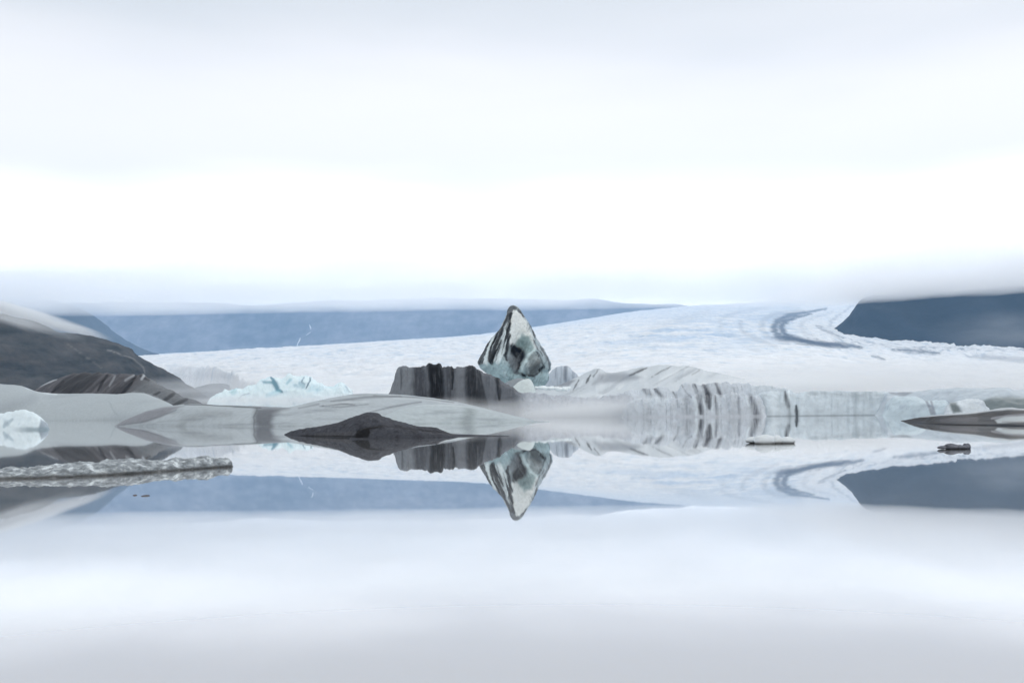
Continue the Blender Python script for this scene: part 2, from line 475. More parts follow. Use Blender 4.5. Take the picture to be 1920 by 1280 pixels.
def hill_col(P, px, py, n):
    c = np.ones(P.shape) * np.array([0.052, 0.051, 0.049])
    g = fbm(stretch(P, 42, 42, 16), 5, .6, seed=41)
    c = c * (1 + .5 * n)[..., None]
    c = blend(c, smooth(.0, .4, g), (0.095, 0.086, 0.079), .8)
    c = blend(c, smooth(.0, .4, -g), (0.020, 0.023, 0.022), .8)
    for pts, k in [([(200, 655), (250, 672), (268, 688), (272, 700)], .45), ([(120, 640), (160, 668), (190, 690)], .25)]:
        c = blend(c, stroke(px, py, pts, [1.0, 1.2, 1.3, .8][:len(pts)], .6), (0.30, 0.30, 0.29), k)
    return c
mountain('hill', [(-500, 520), (-200, 555), (-60, 580), (0, 592), (60, 604), (120, 622), (175, 636), (215, 645), (238, 652), (260, 667), (275, 674), (300, 691), (330, 709), (350, 721), (372, 735), (400, 752), (430, 768)],
    [(-500, 800), (0, 900), (430, 1000)], 220, 250, hill_col, M_HILL, relief=7.0, rs=(70, 130, 50), seed=8, step=2.0, nprof=110)
def mound_col(P, px, py, n):
    return np.ones(P.shape) * np.array([0.15, 0.155, 0.165]) * (1 + .25 * n)[..., None]
mountain('moraine_mound', [(330, 772), (350, 735), (375, 724), (400, 719), (418, 719), (435, 724), (458, 727), (480, 738), (500, 770)],
    1250, 60, 60, mound_col, M_HILL, relief=2.0, rs=(60, 60, 30), seed=10, step=2.0, nprof=40)

# ------------------------------------------------------------------ waterfall on the far range
tree = BVHTree.FromPolygons([Vector(q) for q in P_far.reshape(-1, 3)], grid_faces(P_far.shape[0], P_far.shape[1]).tolist())
M_FALL = make_surface('falling_water', rough=0.6, spec=0.3, noise_scale=0.02, noise_amt=0.05, bump_scale=0.05, bump=0.2, bump_dist=2)
def on_range(px, py):
    d = Vector(at(px, py, 1.0)) - Vector((0, 0, CAM_H))
    hit = tree.ray_cast(Vector((0, 0, CAM_H)), d.normalized())[0]
    return np.array(hit if hit is not None else at(px, py, 7400))
fall = None
for pts, ws in [([(556, 652), (558, 645), (561, 639), (563, 634)], [5, 4.5, 6, 3.5]), ([(574, 629), (578, 626), (583, 623)], [3, 4.5, 2.5]), ([(583, 618), (582, 613), (580, 609)], [3, 5, 2.5])]:
    Q = []
    for (a, b), w in zip(pts, ws):
        c = on_range(a, b); back = np.array([0, -6.0, 4.0])
        side = np.array([1.0, 0, 0.15]) * w
        Q.append([c + back * .2 - side, c + back - side * .4, c + back + side * .4, c + back * .2 + side])
    Q = np.array(Q)
    if fall is None:
        fall = empty('waterfall', Q[0].mean(0))
        tag(fall, 'thin white waterfall threading down the blue far mountain above the glacier', 'waterfall')
    mesh_obj('cascade', Q, grid_faces(Q.shape[0], 4), M_FALL, np.ones(Q.shape) * 0.85, parent=fall)

# ================================================================== ICEBERGS
def A(r, g, b, k=1.12):
    return s2l((r, g, b)) ** 1.25 * k

# ------------------------------------------------------------------ pointed spire berg
SPL = [(572, 962.0), (574, 956.5), (578, 953), (582, 950.8), (592, 947.6), (604, 942.5), (617, 937), (628, 927.5), (639, 918.5), (651, 911), (663, 904.5), (672, 899), (679, 895.6), (686.5, 898.6), (697, 911), (706, 923), (716, 940), (730, 950), (745, 955)]
SPR = [(572, 963.0), (574.5, 969.8), (579, 974.5), (585.6, 978.7), (605, 992), (627, 1002.5), (651, 1015.8), (666, 1026), (674, 1030), (681, 1033), (692.5, 1032), (699, 1027.5), (706, 1028.6), (714, 1027.5), (722, 1022), (732, 1022), (745, 1024)]
SPD = 243.0
nz_, nth = 230, 320
pyr = np.concatenate([572.0 + (1 - np.cos(np.linspace(0, np.pi / 2, 14)))[:-1] * 6.0, np.linspace(578, 745, nz_ - 13)])
xl, xr = curve(SPL, pyr), curve(SPR, pyr)
th = np.linspace(0, 2 * np.pi, nth, endpoint=False)      # 0..pi front (left to right), pi..2pi back
cx, hw = (xl + xr) / 2, (xr - xl) / 2
sx = -np.cos(th)
PXs = cx[:, None] + hw[:, None] * sx[None]
PYs = pyr[:, None] + 0 * PXs
m_px = SPD / F
ctl = np.array([  # px, py, depth offset (m, + towards the viewer), reach px
    (958, 592, 0.9, 9), (957, 610, 1.5, 10), (956, 630, 2.0, 10), (955, 650, 2.5, 10),
    (971, 612, -0.2, 9), (976, 634, -1.6, 12), (984, 650, -2.4, 12), (974, 650, -1.8, 9),
    (991, 612, 0.6, 7), (998, 634, 1.2, 8), (1003, 655, 2.2, 8),
    (966, 660, -4.0, 9), (975, 668, -4.0, 8), (970, 680, -2.2, 8), (963, 696, -0.8, 9),
    (945, 676, 1.0, 12), (928, 664, 0.8, 12), (948, 700, 0.8, 12), (913, 674, 0.4, 10),
    (1000, 678, 2.4, 10), (993, 692, 2.8, 9), (1006, 688, 2.0, 8), (986, 690, 1.6, 6), (997, 706, 0.6, 7),
    (1012, 693, -2.6, 6), (1018, 672, 0.9, 9), (1024, 690, 0.6, 8), (983, 706, -2.0, 6), (1008, 710, -0.4, 9), (1022, 708, 0.5, 8)])
relief = np.zeros_like(PXs)
for cx_, cy_, off, rr in ctl:
    relief += off * np.exp(-(((PXs - cx_) / rr) ** 2 + ((PYs - cy_) / (rr * 1.15)) ** 2))
flank_axis = PXs + (PYs - 640) * 0.42                    # flutes run down and to the left on the left flank
flute = np.sin(flank_axis / 2.6 + 1.6 * fbm(np.stack([PXs / 14, PYs / 40, 0 * PXs], -1), 3, seed=50)) * 0.42
leftm = poly(PXs, PYs, [(962, 576), (958, 640), (953, 668), (940, 690), (890, 690), (890, 660), (935, 610)], 5)
rightm = poly(PXs, PYs, [(978, 582), (1004, 640), (1010, 660), (1030, 690), (1045, 680), (1000, 610)], 4)
front = (th < np.pi)[None]
edge = np.sqrt(np.clip(np.sin(th), 0, 1))[None]
dep = np.where(front, hw[:, None] * m_px * 0.80 * np.abs(np.sin(th))[None] ** 0.85, -hw[:, None] * m_px * 0.75 * np.abs(np.sin(th))[None] ** 0.9)
grow = smooth(572, 596, PYs)
dep = dep + np.where(front, (relief + flute * leftm + 0.25 * flute * rightm) * edge * grow, 0)
Dp = SPD - dep
Psp = at(PXs, PYs, SPD)
Psp[..., 1] -= dep                                      # push towards the viewer in depth, keep the width
nrm = grid_normals(Psp, True)
if (nrm[:, nth // 4, 1].mean()) > 0: nrm = -nrm
wob = 0.16 * (ridged(Psp / 1.3, 3, seed=54) - .4) + 0.28 * fbm(Psp / 2.2, 4, seed=52) + 0.55 * (ridged(Psp / 5.5, 3, seed=53) - .4) * .5
Psp = Psp + nrm * (wob * grow)[..., None]
ix = PXs + 2.6 * fbm(Psp / 1.6, 5, .6, seed=60)
iy = PYs + 3.0 * fbm(Psp / 1.6, 5, .6, seed=61)
teal, pale, grey, black = A(182, 202, 206), A(220, 224, 223), A(104, 106, 110), A(20, 20, 23)
white = A(222, 228, 228)
c = np.ones(Psp.shape) * A(172, 186, 190)
c = blend(c, poly(ix, iy, [(890, 684), (930, 676), (960, 690), (1000, 708), (1035, 690), (1035, 730), (890, 730)], 7), teal, .95)
c = blend(c, poly(ix, iy, [(950, 574), (962, 570), (978, 584), (992, 604), (984, 600), (968, 582), (950, 592)], 2), grey, .9)
lf = poly(ix, iy, [(950, 588), (959, 586), (957, 640), (953, 660), (935, 680), (893, 684), (893, 676), (905, 660), (930, 622)], 2.5)
c = blend(c, lf, A(192, 200, 203), .9)
st = fbm(np.stack([flank_axis / 5.2, PYs / 55, 0 * PXs + 3.3], -1), 4, 0.6, seed=64)
c = blend(c, lf * smooth(-.02, .18, st), A(36, 35, 37), .95)
for pts, w, k in [
    ([(958.5, 588), (956, 605), (951, 628), (946, 648), (941, 668)], [1.5, 3.2, 3.4, 2.6, 1], .95),
    ([(949, 597), (944, 612), (936, 634), (929, 655), (921, 674), (923, 682)], [1.5, 2.4, 3, 3.2, 4.4, 2.5], .95),
    ([(936, 620), (930, 632), (922, 650), (915, 668)], [2, 2.5, 2.2, 1], .8),
    ([(919, 642), (911, 656), (905, 670), (900, 681)], [1.6, 3, 4.4, 3], .9),
    ([(955, 630), (951, 650), (948, 668), (951, 678)], [2, 2.6, 2.8, 1.5], .9),
    ([(940, 640), (936, 656), (932, 670)], [1.2, 1.6, 1], .7)]:
    c = blend(c, stroke(ix, iy, pts, np.array(w) * 1.2, .45), black, k)
for pts, w in [([(948, 622), (944, 645), (938, 668), (934, 682)], [.8, 1.6, 2.6, 3]), ([(927, 632), (918, 652), (912, 672), (914, 684)], [.8, 1.8, 2.6, 3]), ([(951, 640), (944, 664), (938, 678)], [.6, 1.5, 2])]:
    c = blend(c, stroke(ix, iy, pts, w, .6), A(212, 222, 224), .9)
c = blend(c, poly(ix, iy, [(963, 581), (967, 583), (976, 590), (990, 612), (1000, 638), (1002, 656), (990, 665), (975, 660), (962, 647), (955, 652), (957, 628), (959, 600)], 1.6), pale, .97)
c = blend(c, poly(ix, iy, [(978, 628), (992, 632), (1000, 650), (1000, 660), (988, 668), (980, 660), (966, 648)], 4), A(158, 180, 182), .85)
c = blend(c, stroke(ix, iy, [(978, 588), (990, 608), (999, 634), (1004, 655)], [1, 1.5, 2, 2], .6), A(205, 212, 214), .8)
c = blend(c, rightm, A(172, 182, 188), .8)
for pts, w, k in [([(976, 586), (981, 593)], [2, 2.5], .85), ([(992, 606), (1000, 622), (1003, 634)], [1.5, 2.6, 1.6], .9), ([(1000, 640), (1008, 656), (1016, 668)], [1.5, 2.4, 1.5], .6), ([(1012, 652), (1024, 670), (1030, 684), (1028, 694)], [1.5, 2.5, 3, 1.5], .7), ([(1006, 662), (1014, 676), (1019, 690)], [1.5, 2.2, 2], .7)]:
    c = blend(c, stroke(ix, iy, pts, w, .6), A(48, 48, 52), k)
hx, hy = ix + 3.0 * fbm(Psp / .9, 4, .6, seed=68), iy + 3.0 * fbm(Psp / .9, 4, .6, seed=69)
c = blend(c, poly(hx, hy, [(957, 648), (966, 648), (977, 655), (984, 665), (981, 676), (975, 684), (971, 701), (965, 702), (958, 692), (951, 676), (955, 662)], 5), A(110, 110, 114), .85)
c = blend(c, stroke(hx, hy, [(955, 664), (960, 678), (964, 696)], [2.5, 3, 2], .9), A(150, 158, 162), .6)
for pts, w in [([(959, 650), (968, 655), (977, 663), (981, 671)], [3, 4.5, 5, 2.5]), ([(960, 652), (962, 662), (967, 670)], [2.5, 4, 2]), ([(978, 672), (975, 682), (971, 694)], [2, 2.4, 1.6])]:
    c = blend(c, stroke(hx, hy, pts, w, .7), A(26, 23, 26), .95)  # shade inside the hole, painted into the ice colour
c = blend(c, stroke(hx, hy, [(970, 661), (976, 667)], [1.2, 1.6], .8), A(112, 116, 120), .7)
c = blend(c, stroke(ix, iy, [(973, 684), (969, 697)], [2.5, 2], .6), A(60, 54, 54), .7)
c = blend(c, stroke(ix, iy, [(966, 700), (980, 704), (984, 706)], [2, 2.5, 1.5], .6), A(80, 76, 78), .6)
c = blend(c, stroke(ix, iy, [(1002, 657), (990, 671), (980, 684), (978, 698)], [2.2, 3.2, 4, 2.5], .5), A(205, 220, 222), .95)
c = blend(c, poly(hx, hy, [(1000, 662), (1012, 672), (1016, 682), (1008, 698), (998, 707), (986, 703), (985, 686), (990, 674)], 3.5), A(142, 150, 151), .85)  # boss shading painted in: pale upper part, darker lower half, bright left edge
c = blend(c, poly(hx, hy, [(1006, 676), (1014, 682), (1008, 698), (998, 706), (988, 702), (994, 690)], 5), A(92, 94, 93), .7)
c = blend(c, stroke(hx, hy, [(990, 678), (988, 692), (990, 700)], [1.5, 2, 1.5], .8), A(196, 206, 208), .6)
c = blend(c, stroke(ix, iy, [(988, 704), (1000, 706), (1008, 700)], [1.5, 2, 1.5], .6), A(66, 56, 52), .8)
c = blend(c, poly(ix, iy, [(1008, 694), (1016, 687), (1017, 692), (1010, 700)], 1.6), A(22, 22, 24), .95)  # small hole at right, its shade painted on
c = blend(c, stroke(ix, iy, [(1003, 662), (1008, 670)], [1.2, 1.8], .6), A(40, 40, 40), .7)
c = blend(c, stroke(ix, iy, [(978, 702), (984, 705)], [2, 2], .6), A(50, 34, 32), .8)
c = blend(c, stroke(ix, iy, [(946, 696), (948, 708)], [3, 3], .7), A(205, 220, 224), .6)
grain = fbm(np.stack([flank_axis / 3.0, PYs / 22, 0 * PXs + 6], -1), 4, .6, seed=66)      # silt smeared down the faces
c = blend(c, smooth(.10, .45, grain) * (1 - poly(PXs, PYs, [(962, 582), (955, 650), (1000, 660), (984, 600)], 6)), A(84, 88, 92), .5)
c = blend(c, smooth(.12, .5, -grain), A(222, 230, 231), .35)
c = c * (1 + .22 * fbm(Psp / 1.0, 4, .6, seed=67))[..., None]
faces = grid_faces(Psp.shape[0], nth, True)
o = mesh_obj('spire_iceberg', Psp, faces, M_SPIRE, c)
tag(o, 'tall pointed iceberg with black streaks and turquoise hollows', 'iceberg', 'icebergs')

# ------------------------------------------------------------------ ice shelf behind the wall, with slanting bands
def shelf_col(P, px, py):
    c = np.ones(P.shape) * A(198, 204, 208)
    jx, jy = px + 2.5 * fbm(P / 6, 3, seed=70), py + 1.2 * fbm(P / 6, 3, seed=71)
    bands = fbm(np.stack([(jx + (jy - 700) * 1.7) / 16, jy / 60, 0 * jx], -1), 4, .55, seed=72)
    c = blend(c, smooth(.05, .5, bands), A(158, 165, 171), .7)
    c = blend(c, smooth(.05, .5, -bands), A(206, 212, 216), .5)
    c = blend(c, poly(jx, jy, [(1125, 700), (1170, 698), (1205, 708), (1160, 716), (1110, 720)], 5), A(140, 146, 154), .7)
    for pts, w, k in [([(1213, 690), (1195, 697), (1180, 704)], [1.2, 2, 1], .85), ([(1256, 688), (1240, 696), (1222, 706)], [.8, 1.2, .6], .6),
                      ([(1107, 703), (1102, 712), (1098, 718)], [1.2, 2.4, 1], .85), ([(1086, 712), (1080, 722), (1074, 730)], [.8, 1.5, .8], .7),
                      ([(1121, 694), (1113, 706)], [1, 1.6], .6), ([(1312, 694), (1298, 702)], [1.5, 1], .4)]:
        c = blend(c, stroke(jx, jy, pts, w, .5), A(70, 74, 80), k)
    for pts, w, k in [([(1282, 688), (1262, 700), (1240, 710)], [1.5, 2, 1], .6), ([(1170, 722), (1160, 728)], [2, 2], .6), ([(1094, 712), (1086, 724)], [1.5, 2], .5), ([(1085, 742), (1110, 738), (1130, 742)], [2, 4, 2], .6)]:
        c = blend(c, stroke(jx, jy, pts, w, .6), A(214, 219, 222), k)
    c = blend(c, poly(jx, jy, [(1020, 712), (1080, 712), (1066, 724), (1030, 724)], 2.5), A(130, 134, 142), .8)
    return c
P = loft([(900, 742), (930, 733), (980, 728), (1020, 723), (1045, 722), (1062, 716), (1078, 709), (1095, 702), (1110, 696), (1118, 691.5), (1124, 691.5), (1132, 696), (1146, 698), (1162, 696.5), (1185, 691.5), (1203, 688.5), (1214, 689), (1236, 686), (1262, 686), (1290, 687), (1310, 690), (1330, 695), (1355, 702), (1390, 712), (1430, 722), (1480, 742)],
         ('D', 140), [(900, 100), (1020, 105), (1120, 90), (1480, 90)], 60, [(0, -.15), (0.02, .05), (.2, .16), (.45, .33), (.7, .62), (.88, .9), (1, 1), (1.3, .9), (1.7, .5), (2, -.15)], 1.2, 90)
o = berg('iceberg', P, shelf_col, M_ICE, noise=lambda P: .7 * (ridged(np.stack([(P[..., 0] - P[..., 2] * 1.6) / 9, P[..., 1] / 40, P[..., 2] / 14], -1), 3, seed=74) - .4) * smooth(1, 6, P[..., 2]))
tag(o, 'low grey iceberg with slanting bands right of the pointed berg', 'iceberg', 'icebergs')

# small pale block berg just right of the spire
def block_col(P, px, py):
    c = np.ones(P.shape) * A(192, 200, 208)
    b = fbm(np.stack([px / 6, py / 40, 0 * px], -1), 3, seed=76)
    c = blend(c, smooth(0, .4, b), A(150, 158, 168), .7)
    c = blend(c, stroke(px, py, [(1061, 688), (1060, 712)], [3, 4], .6), A(120, 126, 136), .6)
    return c
P = loft([(1022, 722), (1028, 705), (1036, 694), (1046, 688), (1056, 686), (1062, 685.5), (1068, 689), (1076, 697), (1082, 704), (1088, 722)], ('D', 262), 6, 9, WALL, 1.0, 50)
o = berg('iceberg', P, block_col, M_ICE, noise=lambda P: .4 * (ridged(stretch(P, 2.5, 3, 9), 3, seed=77) - .4))
tag(o, 'small pale block of ice directly right of the pointed berg', 'iceberg', 'icebergs')

# smooth domes at the foot of the spire
def dome_col(col, dark=None):
    def f(P, px, py):
        c = np.ones(P.shape) * col
        return c * (1 + .10 * fbm(P / 3, 3, seed=78))[..., None]
    return f
P = loft([(950, 742), (956, 733), (962, 725), (972, 716), (982, 711), (990, 709.5), (996, 713), (1001, 722), (1005, 734), (1010, 746)], ('D', 172), 6, 8, MOUND, 0.9, 44)
o = berg('ice_dome', P, dome_col(A(202, 210, 210)), M_SMOOTH)
tag(o, 'smooth pale dome of ice at the foot of the pointed berg', 'ice dome')
P = loft([(935, 736), (942, 722), (950, 716), (962, 711), (974, 708.5), (985, 711), (998, 722), (1006, 740)], ('D', 190), 6, 8, MOUND, 0.9, 44)
o = berg('ice_dome', P, dome_col(A(150, 156, 160)), M_SMOOTH)
tag(o, 'darker grey hump of ice behind the smooth pale dome', 'ice dome')
# white brash lying between the spire and the banded berg
rs = np.random.RandomState(3)
VV, FF, n0 = [], [], 0
for k in range(46):
    px_ = rs.uniform(1000, 1068); t_ = (px_ - 1000) / 68
    py_ = 727.5 - 1.5 * math.sin(t_ * 6) + rs.uniform(-1.6, 1.6); r_ = rs.uniform(.16, .42)
    Q = ellipsoid(at(px_, py_, rs.uniform(176, 190)), (r_ * 1.7, r_ * 1.3, r_ * .85), 10, 7, .5, 1.5, k)
    VV.append(Q.reshape(-1, 3)); FF.append(grid_faces(7, 10, True) + n0); n0 += 70
o = mesh_obj('brash_ice', np.concatenate(VV), np.concatenate(FF), M_WHITE, np.ones((n0, 3)) * A(232, 238, 240))
tag(o, 'line of broken white brash ice below the pointed berg', 'brash ice', kind='stuff')

# ------------------------------------------------------------------ dark streaked wall berg (left block and its low tail)
def wall_col(P, px, py):
    jx = px + 2.2 * fbm(np.stack([px / 9, py / 22, 0 * px], -1), 4, seed=80)
    c = np.ones(P.shape) * A(116, 120, 126)
    big = fbm(np.stack([jx / 30, py / 160, 0 * px], -1), 3, seed=81)
    c = c * (1 + .35 * big)[..., None]
    fs = fbm(np.stack([jx / 3.2, py / 36, 0 * px + 9], -1), 4, .6, seed=82)
    c = blend(c, poly(jx, py, [(720, 760), (735, 700), (748, 684), (774, 684), (786, 780), (720, 790)], 4), A(140, 145, 150), .7)
    for pts, w, k, rgb in [
        ([(784, 684), (786, 720), (792, 770)], [9, 13, 11], .75, (66, 68, 74)),
        ([(815, 680), (819, 720), (821, 790)], [15, 15, 13], .97, (22, 23, 29)),
        ([(846, 684), (847, 705), (847, 728)], [4, 4.5, 2.5], .95, (30, 31, 36)),
        ([(838, 684), (842, 730), (845, 790)], [3, 4, 3], .6, (52, 54, 60)),
        ([(882, 690), (886, 730), (892, 790)], [9, 12, 16], .86, (42, 43, 47)),
        ([(897, 692), (904, 740), (914, 790)], [3, 6, 7], .7, (48, 49, 53)),
        ([(932, 706), (935, 730), (937, 750)], [4, 4, 2], .85, (38, 40, 45)),
        ([(752, 690), (752, 730)], [1.6, 1.2], .5, (70, 74, 78)),
        ([(1042, 742), (1040, 765), (1042, 790)], [3, 4, 3], .45, (98, 100, 108)),
        ([(1056, 742), (1052, 760)], [2.5, 1.5], .5, (92, 96, 104)),
        ([(1010, 738), (1014, 785)], [6, 7], .35, (120, 122, 130)),
        ([(1095, 748), (1098, 785)], [8, 7], .35, (112, 116, 122)),
        ([(1127, 744), (1130, 762)], [2.5, 3], .6, (90, 96, 104))]:
        m_ = stroke(jx, py, pts, w, .45)
        c = blend(c, m_ * (0.90 + .10 * smooth(-.4, .3, fs)), A(*rgb), k)
    c = blend(c, smooth(.12, .45, fs) * smooth(700, 760, jx) * (1 - smooth(950, 990, jx)), A(60, 62, 66), .42)
    c = blend(c, smooth(.12, .45, -fs) * (jx < 960), A(150, 152, 156), .18)
    c = blend(c, stroke(jx, py, [(863, 690), (861, 760), (866, 790)], [8, 8, 6], .6), A(134, 138, 143), .65)
    edge = smooth(960, 1000, jx)
    c = blend(c, edge, A(192, 197, 204), .8)
    c = blend(c, edge * smooth(.0, .5, fs), A(152, 157, 165), .5)
    c = blend(c, smooth(.35, .1, P[..., 2]) * (P[..., 1] < 160), A(200, 204, 210), .6)
    return c
tops = [(724, 752), (730, 738), (737, 722), (743, 703), (747, 691), (750, 688.5), (774, 689.5), (778, 691), (790, 687), (802, 684.5), (812, 683), (822, 683), (826, 686), (829, 688.5), (833, 686), (845, 686.5), (851, 689.5), (862, 686), (872, 688), (880, 686), (890, 686.5), (897, 690), (906, 697), (918, 703.5), (930, 709.5), (942, 716), (955, 725), (968, 733), (985, 738), (1005, 739), (1030, 741), (1060, 744), (1090, 747), (1120, 747.5), (1150, 741), (1175, 742), (1200, 760), (1215, 781)]
P = loft(tops, [(724, 785), (1000, 782.5), (1215, 781.5)], [(724, 3), (950, 4), (1215, 4)], [(724, 9), (950, 12), (1215, 20)], WALL, 0.9, 100)
o = berg('wall_iceberg', P, wall_col, M_WALL, noise=lambda P: smooth(.1, 1.2, P[..., 2]) * (.40 * (ridged(stretch(P, 2.2, 6, 11), 4, seed=84) - .4) + .10 * fbm(stretch(P, .5, 1, 2.5), 3, seed=85) + .20 * (ridged(P / 1.5, 3, seed=86) - .4)))
tag(o, 'dark flat-topped iceberg wall with black vertical streaks below the pointed berg', 'iceberg', 'icebergs')

# ------------------------------------------------------------------ striped wall right of it (upper tier and front face)
def stripe_col(P, px, py):
    jx = px + 1.8 * fbm(np.stack([px / 8, py / 20, 0 * px], -1), 4, seed=90) - (np.minimum(py, 742) - 742) * .30 + 1.2 * fbm(np.stack([px / 3, py / 9, 0 * px], -1), 3, seed=93)
    fs = fbm(np.stack([jx / 4, py / 40, 0 * px + 4], -1), 4, .6, seed=91)
    c = np.ones(P.shape) * A(200, 206, 212)
    c = c * (1 + .2 * fbm(np.stack([jx / 22, py / 120, 0 * px], -1), 3, seed=92))[..., None]
    c = blend(c, smooth(.1, .5, fs), A(150, 157, 165), .6)
    c = blend(c, smooth(.15, .5, -fs), A(206, 213, 218), .6)
    for pts, w, k, rgb in [
        ([(1212, 728), (1222, 742)], [6, 5], .6, (104, 110, 118)), ([(1232, 728), (1242, 746)], [3, 4], .75, (84, 90, 98)), ([(1264, 732), (1268, 745)], [1.6, 2], .7, (82, 88, 96)),
        ([(1284, 720), (1288, 735), (1296, 745)], [1.2, 1.4, 1.4], .6, (88, 94, 102)), ([(1308, 722), (1310, 745), (1314, 775)], [3, 3.5, 3], .8, (64, 66, 74)),
        ([(1326, 724), (1329, 737)], [5, 4], .75, (74, 72, 80)), ([(1350, 720), (1351, 737)], [4, 4.5], .8, (76, 74, 82)),
        ([(1327, 742), (1329, 756), (1330, 765)], [9, 6, 3], .8, (62, 64, 72)), ([(1341, 742), (1343, 760), (1345, 786)], [2, 3, 2.6], .7, (78, 80, 88)),
        ([(1288, 748), (1290, 770)], [7, 8], .5, (124, 130, 138)), ([(1316, 742), (1320, 786)], [2, 2], .5, (96, 98, 106)), ([(1385, 745), (1386, 786)], [3, 4], .45, (124, 128, 138)),
        ([(1270, 750), (1272, 762)], [2, 2], .5, (110, 116, 124)),
        ([(1408, 742), (1412, 760), (1419, 786)], [4, 6, 8], .8, (76, 76, 84))]:
        c = blend(c, stroke(jx, py, pts, w, .9) * (.45 + .55 * smooth(-.35, .2, fs)), A(*rgb), k)
    c = blend(c, smooth(1385, 1440, px) * (py < 742), A(196, 204, 210), .8)  # fade into mist painted as paler colour on the tier's right end
    for pts, w, k in [([(1300, 744), (1306, 760), (1306, 780)], [2, 2.5, 2], .7), ([(1318, 746), (1322, 765)], [1.6, 2], .6), ([(1398, 744), (1404, 760)], [1.5, 1.5], .8), ([(1336, 744), (1336, 770)], [1.2, 1.6], .6), ([(1250, 750), (1220, 750)], [5, 8], .4)]:
        c = blend(c, stroke(jx, py, pts, w, .6), A(214, 222, 227), k)
    c = blend(c, smooth(.3, .08, P[..., 2]), A(205, 209, 215), .6)
    return c
wn_ = lambda P: smooth(.1, 1.0, P[..., 2]) * (.50 * (ridged(stretch(P, 1.6, 5, 9), 4, seed=94) - .4) + .08 * fbm(stretch(P, .4, 1, 2), 3, seed=95) + .18 * (ridged(P / 1.1, 3, seed=96) - .4))
wroot = empty('striped_iceberg', at(1300, 781, 106) * np.array([1, 1, 0]))
tag(wroot, 'long pale iceberg wall with slanting dark stripes right of centre', 'iceberg', 'icebergs')
P = loft([(1095, 781), (1115, 760), (1135, 746), (1155, 740), (1180, 735), (1205, 730), (1228, 729), (1238, 728), (1262, 732), (1272, 733), (1281, 720), (1288, 719.5), (1306, 721.5), (1330, 721.5), (1347, 718), (1370, 719), (1395, 720), (1425, 723), (1455, 728), (1485, 736), (1505, 750), (1520, 776)],
         ('D', [(1095, 118), (1500, 108)]), 3, 14, WALL, 1.0, 70)
berg('upper_tier', P, stripe_col, M_WALL, wroot, wn_)
P = loft([(1165, 781), (1180, 757), (1200, 749), (1225, 748), (1262, 748.5), (1268, 750), (1290, 746), (1302, 742), (1312, 744), (1318, 741), (1330, 743), (1340, 741), (1352, 741), (1372, 739), (1395, 741), (1406, 741), (1418, 741), (1426, 746), (1432, 760), (1438, 781)],
         [(1165, 782), (1300, 781.4), (1438, 780.5)], 2, 7, WALL, 0.9, 70)
berg('front_face', P, stripe_col, M_WALL, wroot, wn_)

# ------------------------------------------------------------------ pale wall to the right
def pale_col(P, px, py):
    jx = px + 2 * fbm(np.stack([px / 12, py / 30, 0 * px], -1), 3, seed=100)
    fs = fbm(np.stack([jx / 9, py / 60, 0 * px + 2], -1), 4, .55, seed=101)
    c = np.ones(P.shape) * A(204, 213, 219)
    c = blend(c, smooth(.0, .5, fs), A(176, 187, 194), .6)
    c = blend(c, smooth(.1, .5, -fs), A(212, 221, 226), .6)
    for pts, w, k, rgb in [([(1472, 734), (1475, 750), (1478, 762)], [2.2, 4.2, 3], .9, (72, 74, 80)), ([(1478, 760), (1480, 782)], [4, 4], .5, (120, 126, 134)),
                           ([(1493, 760), (1494, 770), (1495, 782)], [1.6, 3.4, 2.8], .92, (66, 70, 76)), ([(1515, 737), (1560, 739), (1640, 737)], [3, 5, 5], .4, (150, 158, 164)),
                           ([(1600, 745), (1660, 748)], [9, 9], .3, (150, 160, 166)), ([(1430, 742), (1432, 782)], [5, 4], .4, (140, 146, 154))]:
        c = blend(c, stroke(jx, py, pts, w, .85) * (.55 + .45 * smooth(-.3, .3, fs)), A(*rgb), k)
    c = blend(c, stroke(jx, py, [(1479, 733), (1480, 745)], [1.5, 1.5], .6), A(225, 232, 235), .8)
    c = blend(c, stroke(jx, py, [(1450, 738), (1455, 775)], [8, 10], .8), A(214, 222, 227), .7)
    c = blend(c, smooth(.12, .0, P[..., 2]), A(120, 128, 136), .5)
    return c
P = loft([(1410, 781), (1420, 742), (1432, 736), (1450, 735), (1468, 734), (1474, 732), (1482, 733), (1486, 737), (1500, 737), (1530, 735), (1580, 734), (1640, 735), (1690, 737), (1730, 742), (1760, 752), (1790, 779)],
         [(1410, 780.6), (1600, 778.6), (1790, 777)], 2.5, 12, WALL, 1.0, 70)
o = berg('pale_iceberg', P, pale_col, M_WALL, noise=lambda P: smooth(.1, .8, P[..., 2]) * (.30 * (ridged(stretch(P, 2.2, 6, 7), 4, seed=104) - .4) + .16 * (ridged(P / 1.0, 3, seed=105) - .4)))
tag(o, 'pale grey-white iceberg wall with two short dark gashes near its left end', 'iceberg', 'icebergs')

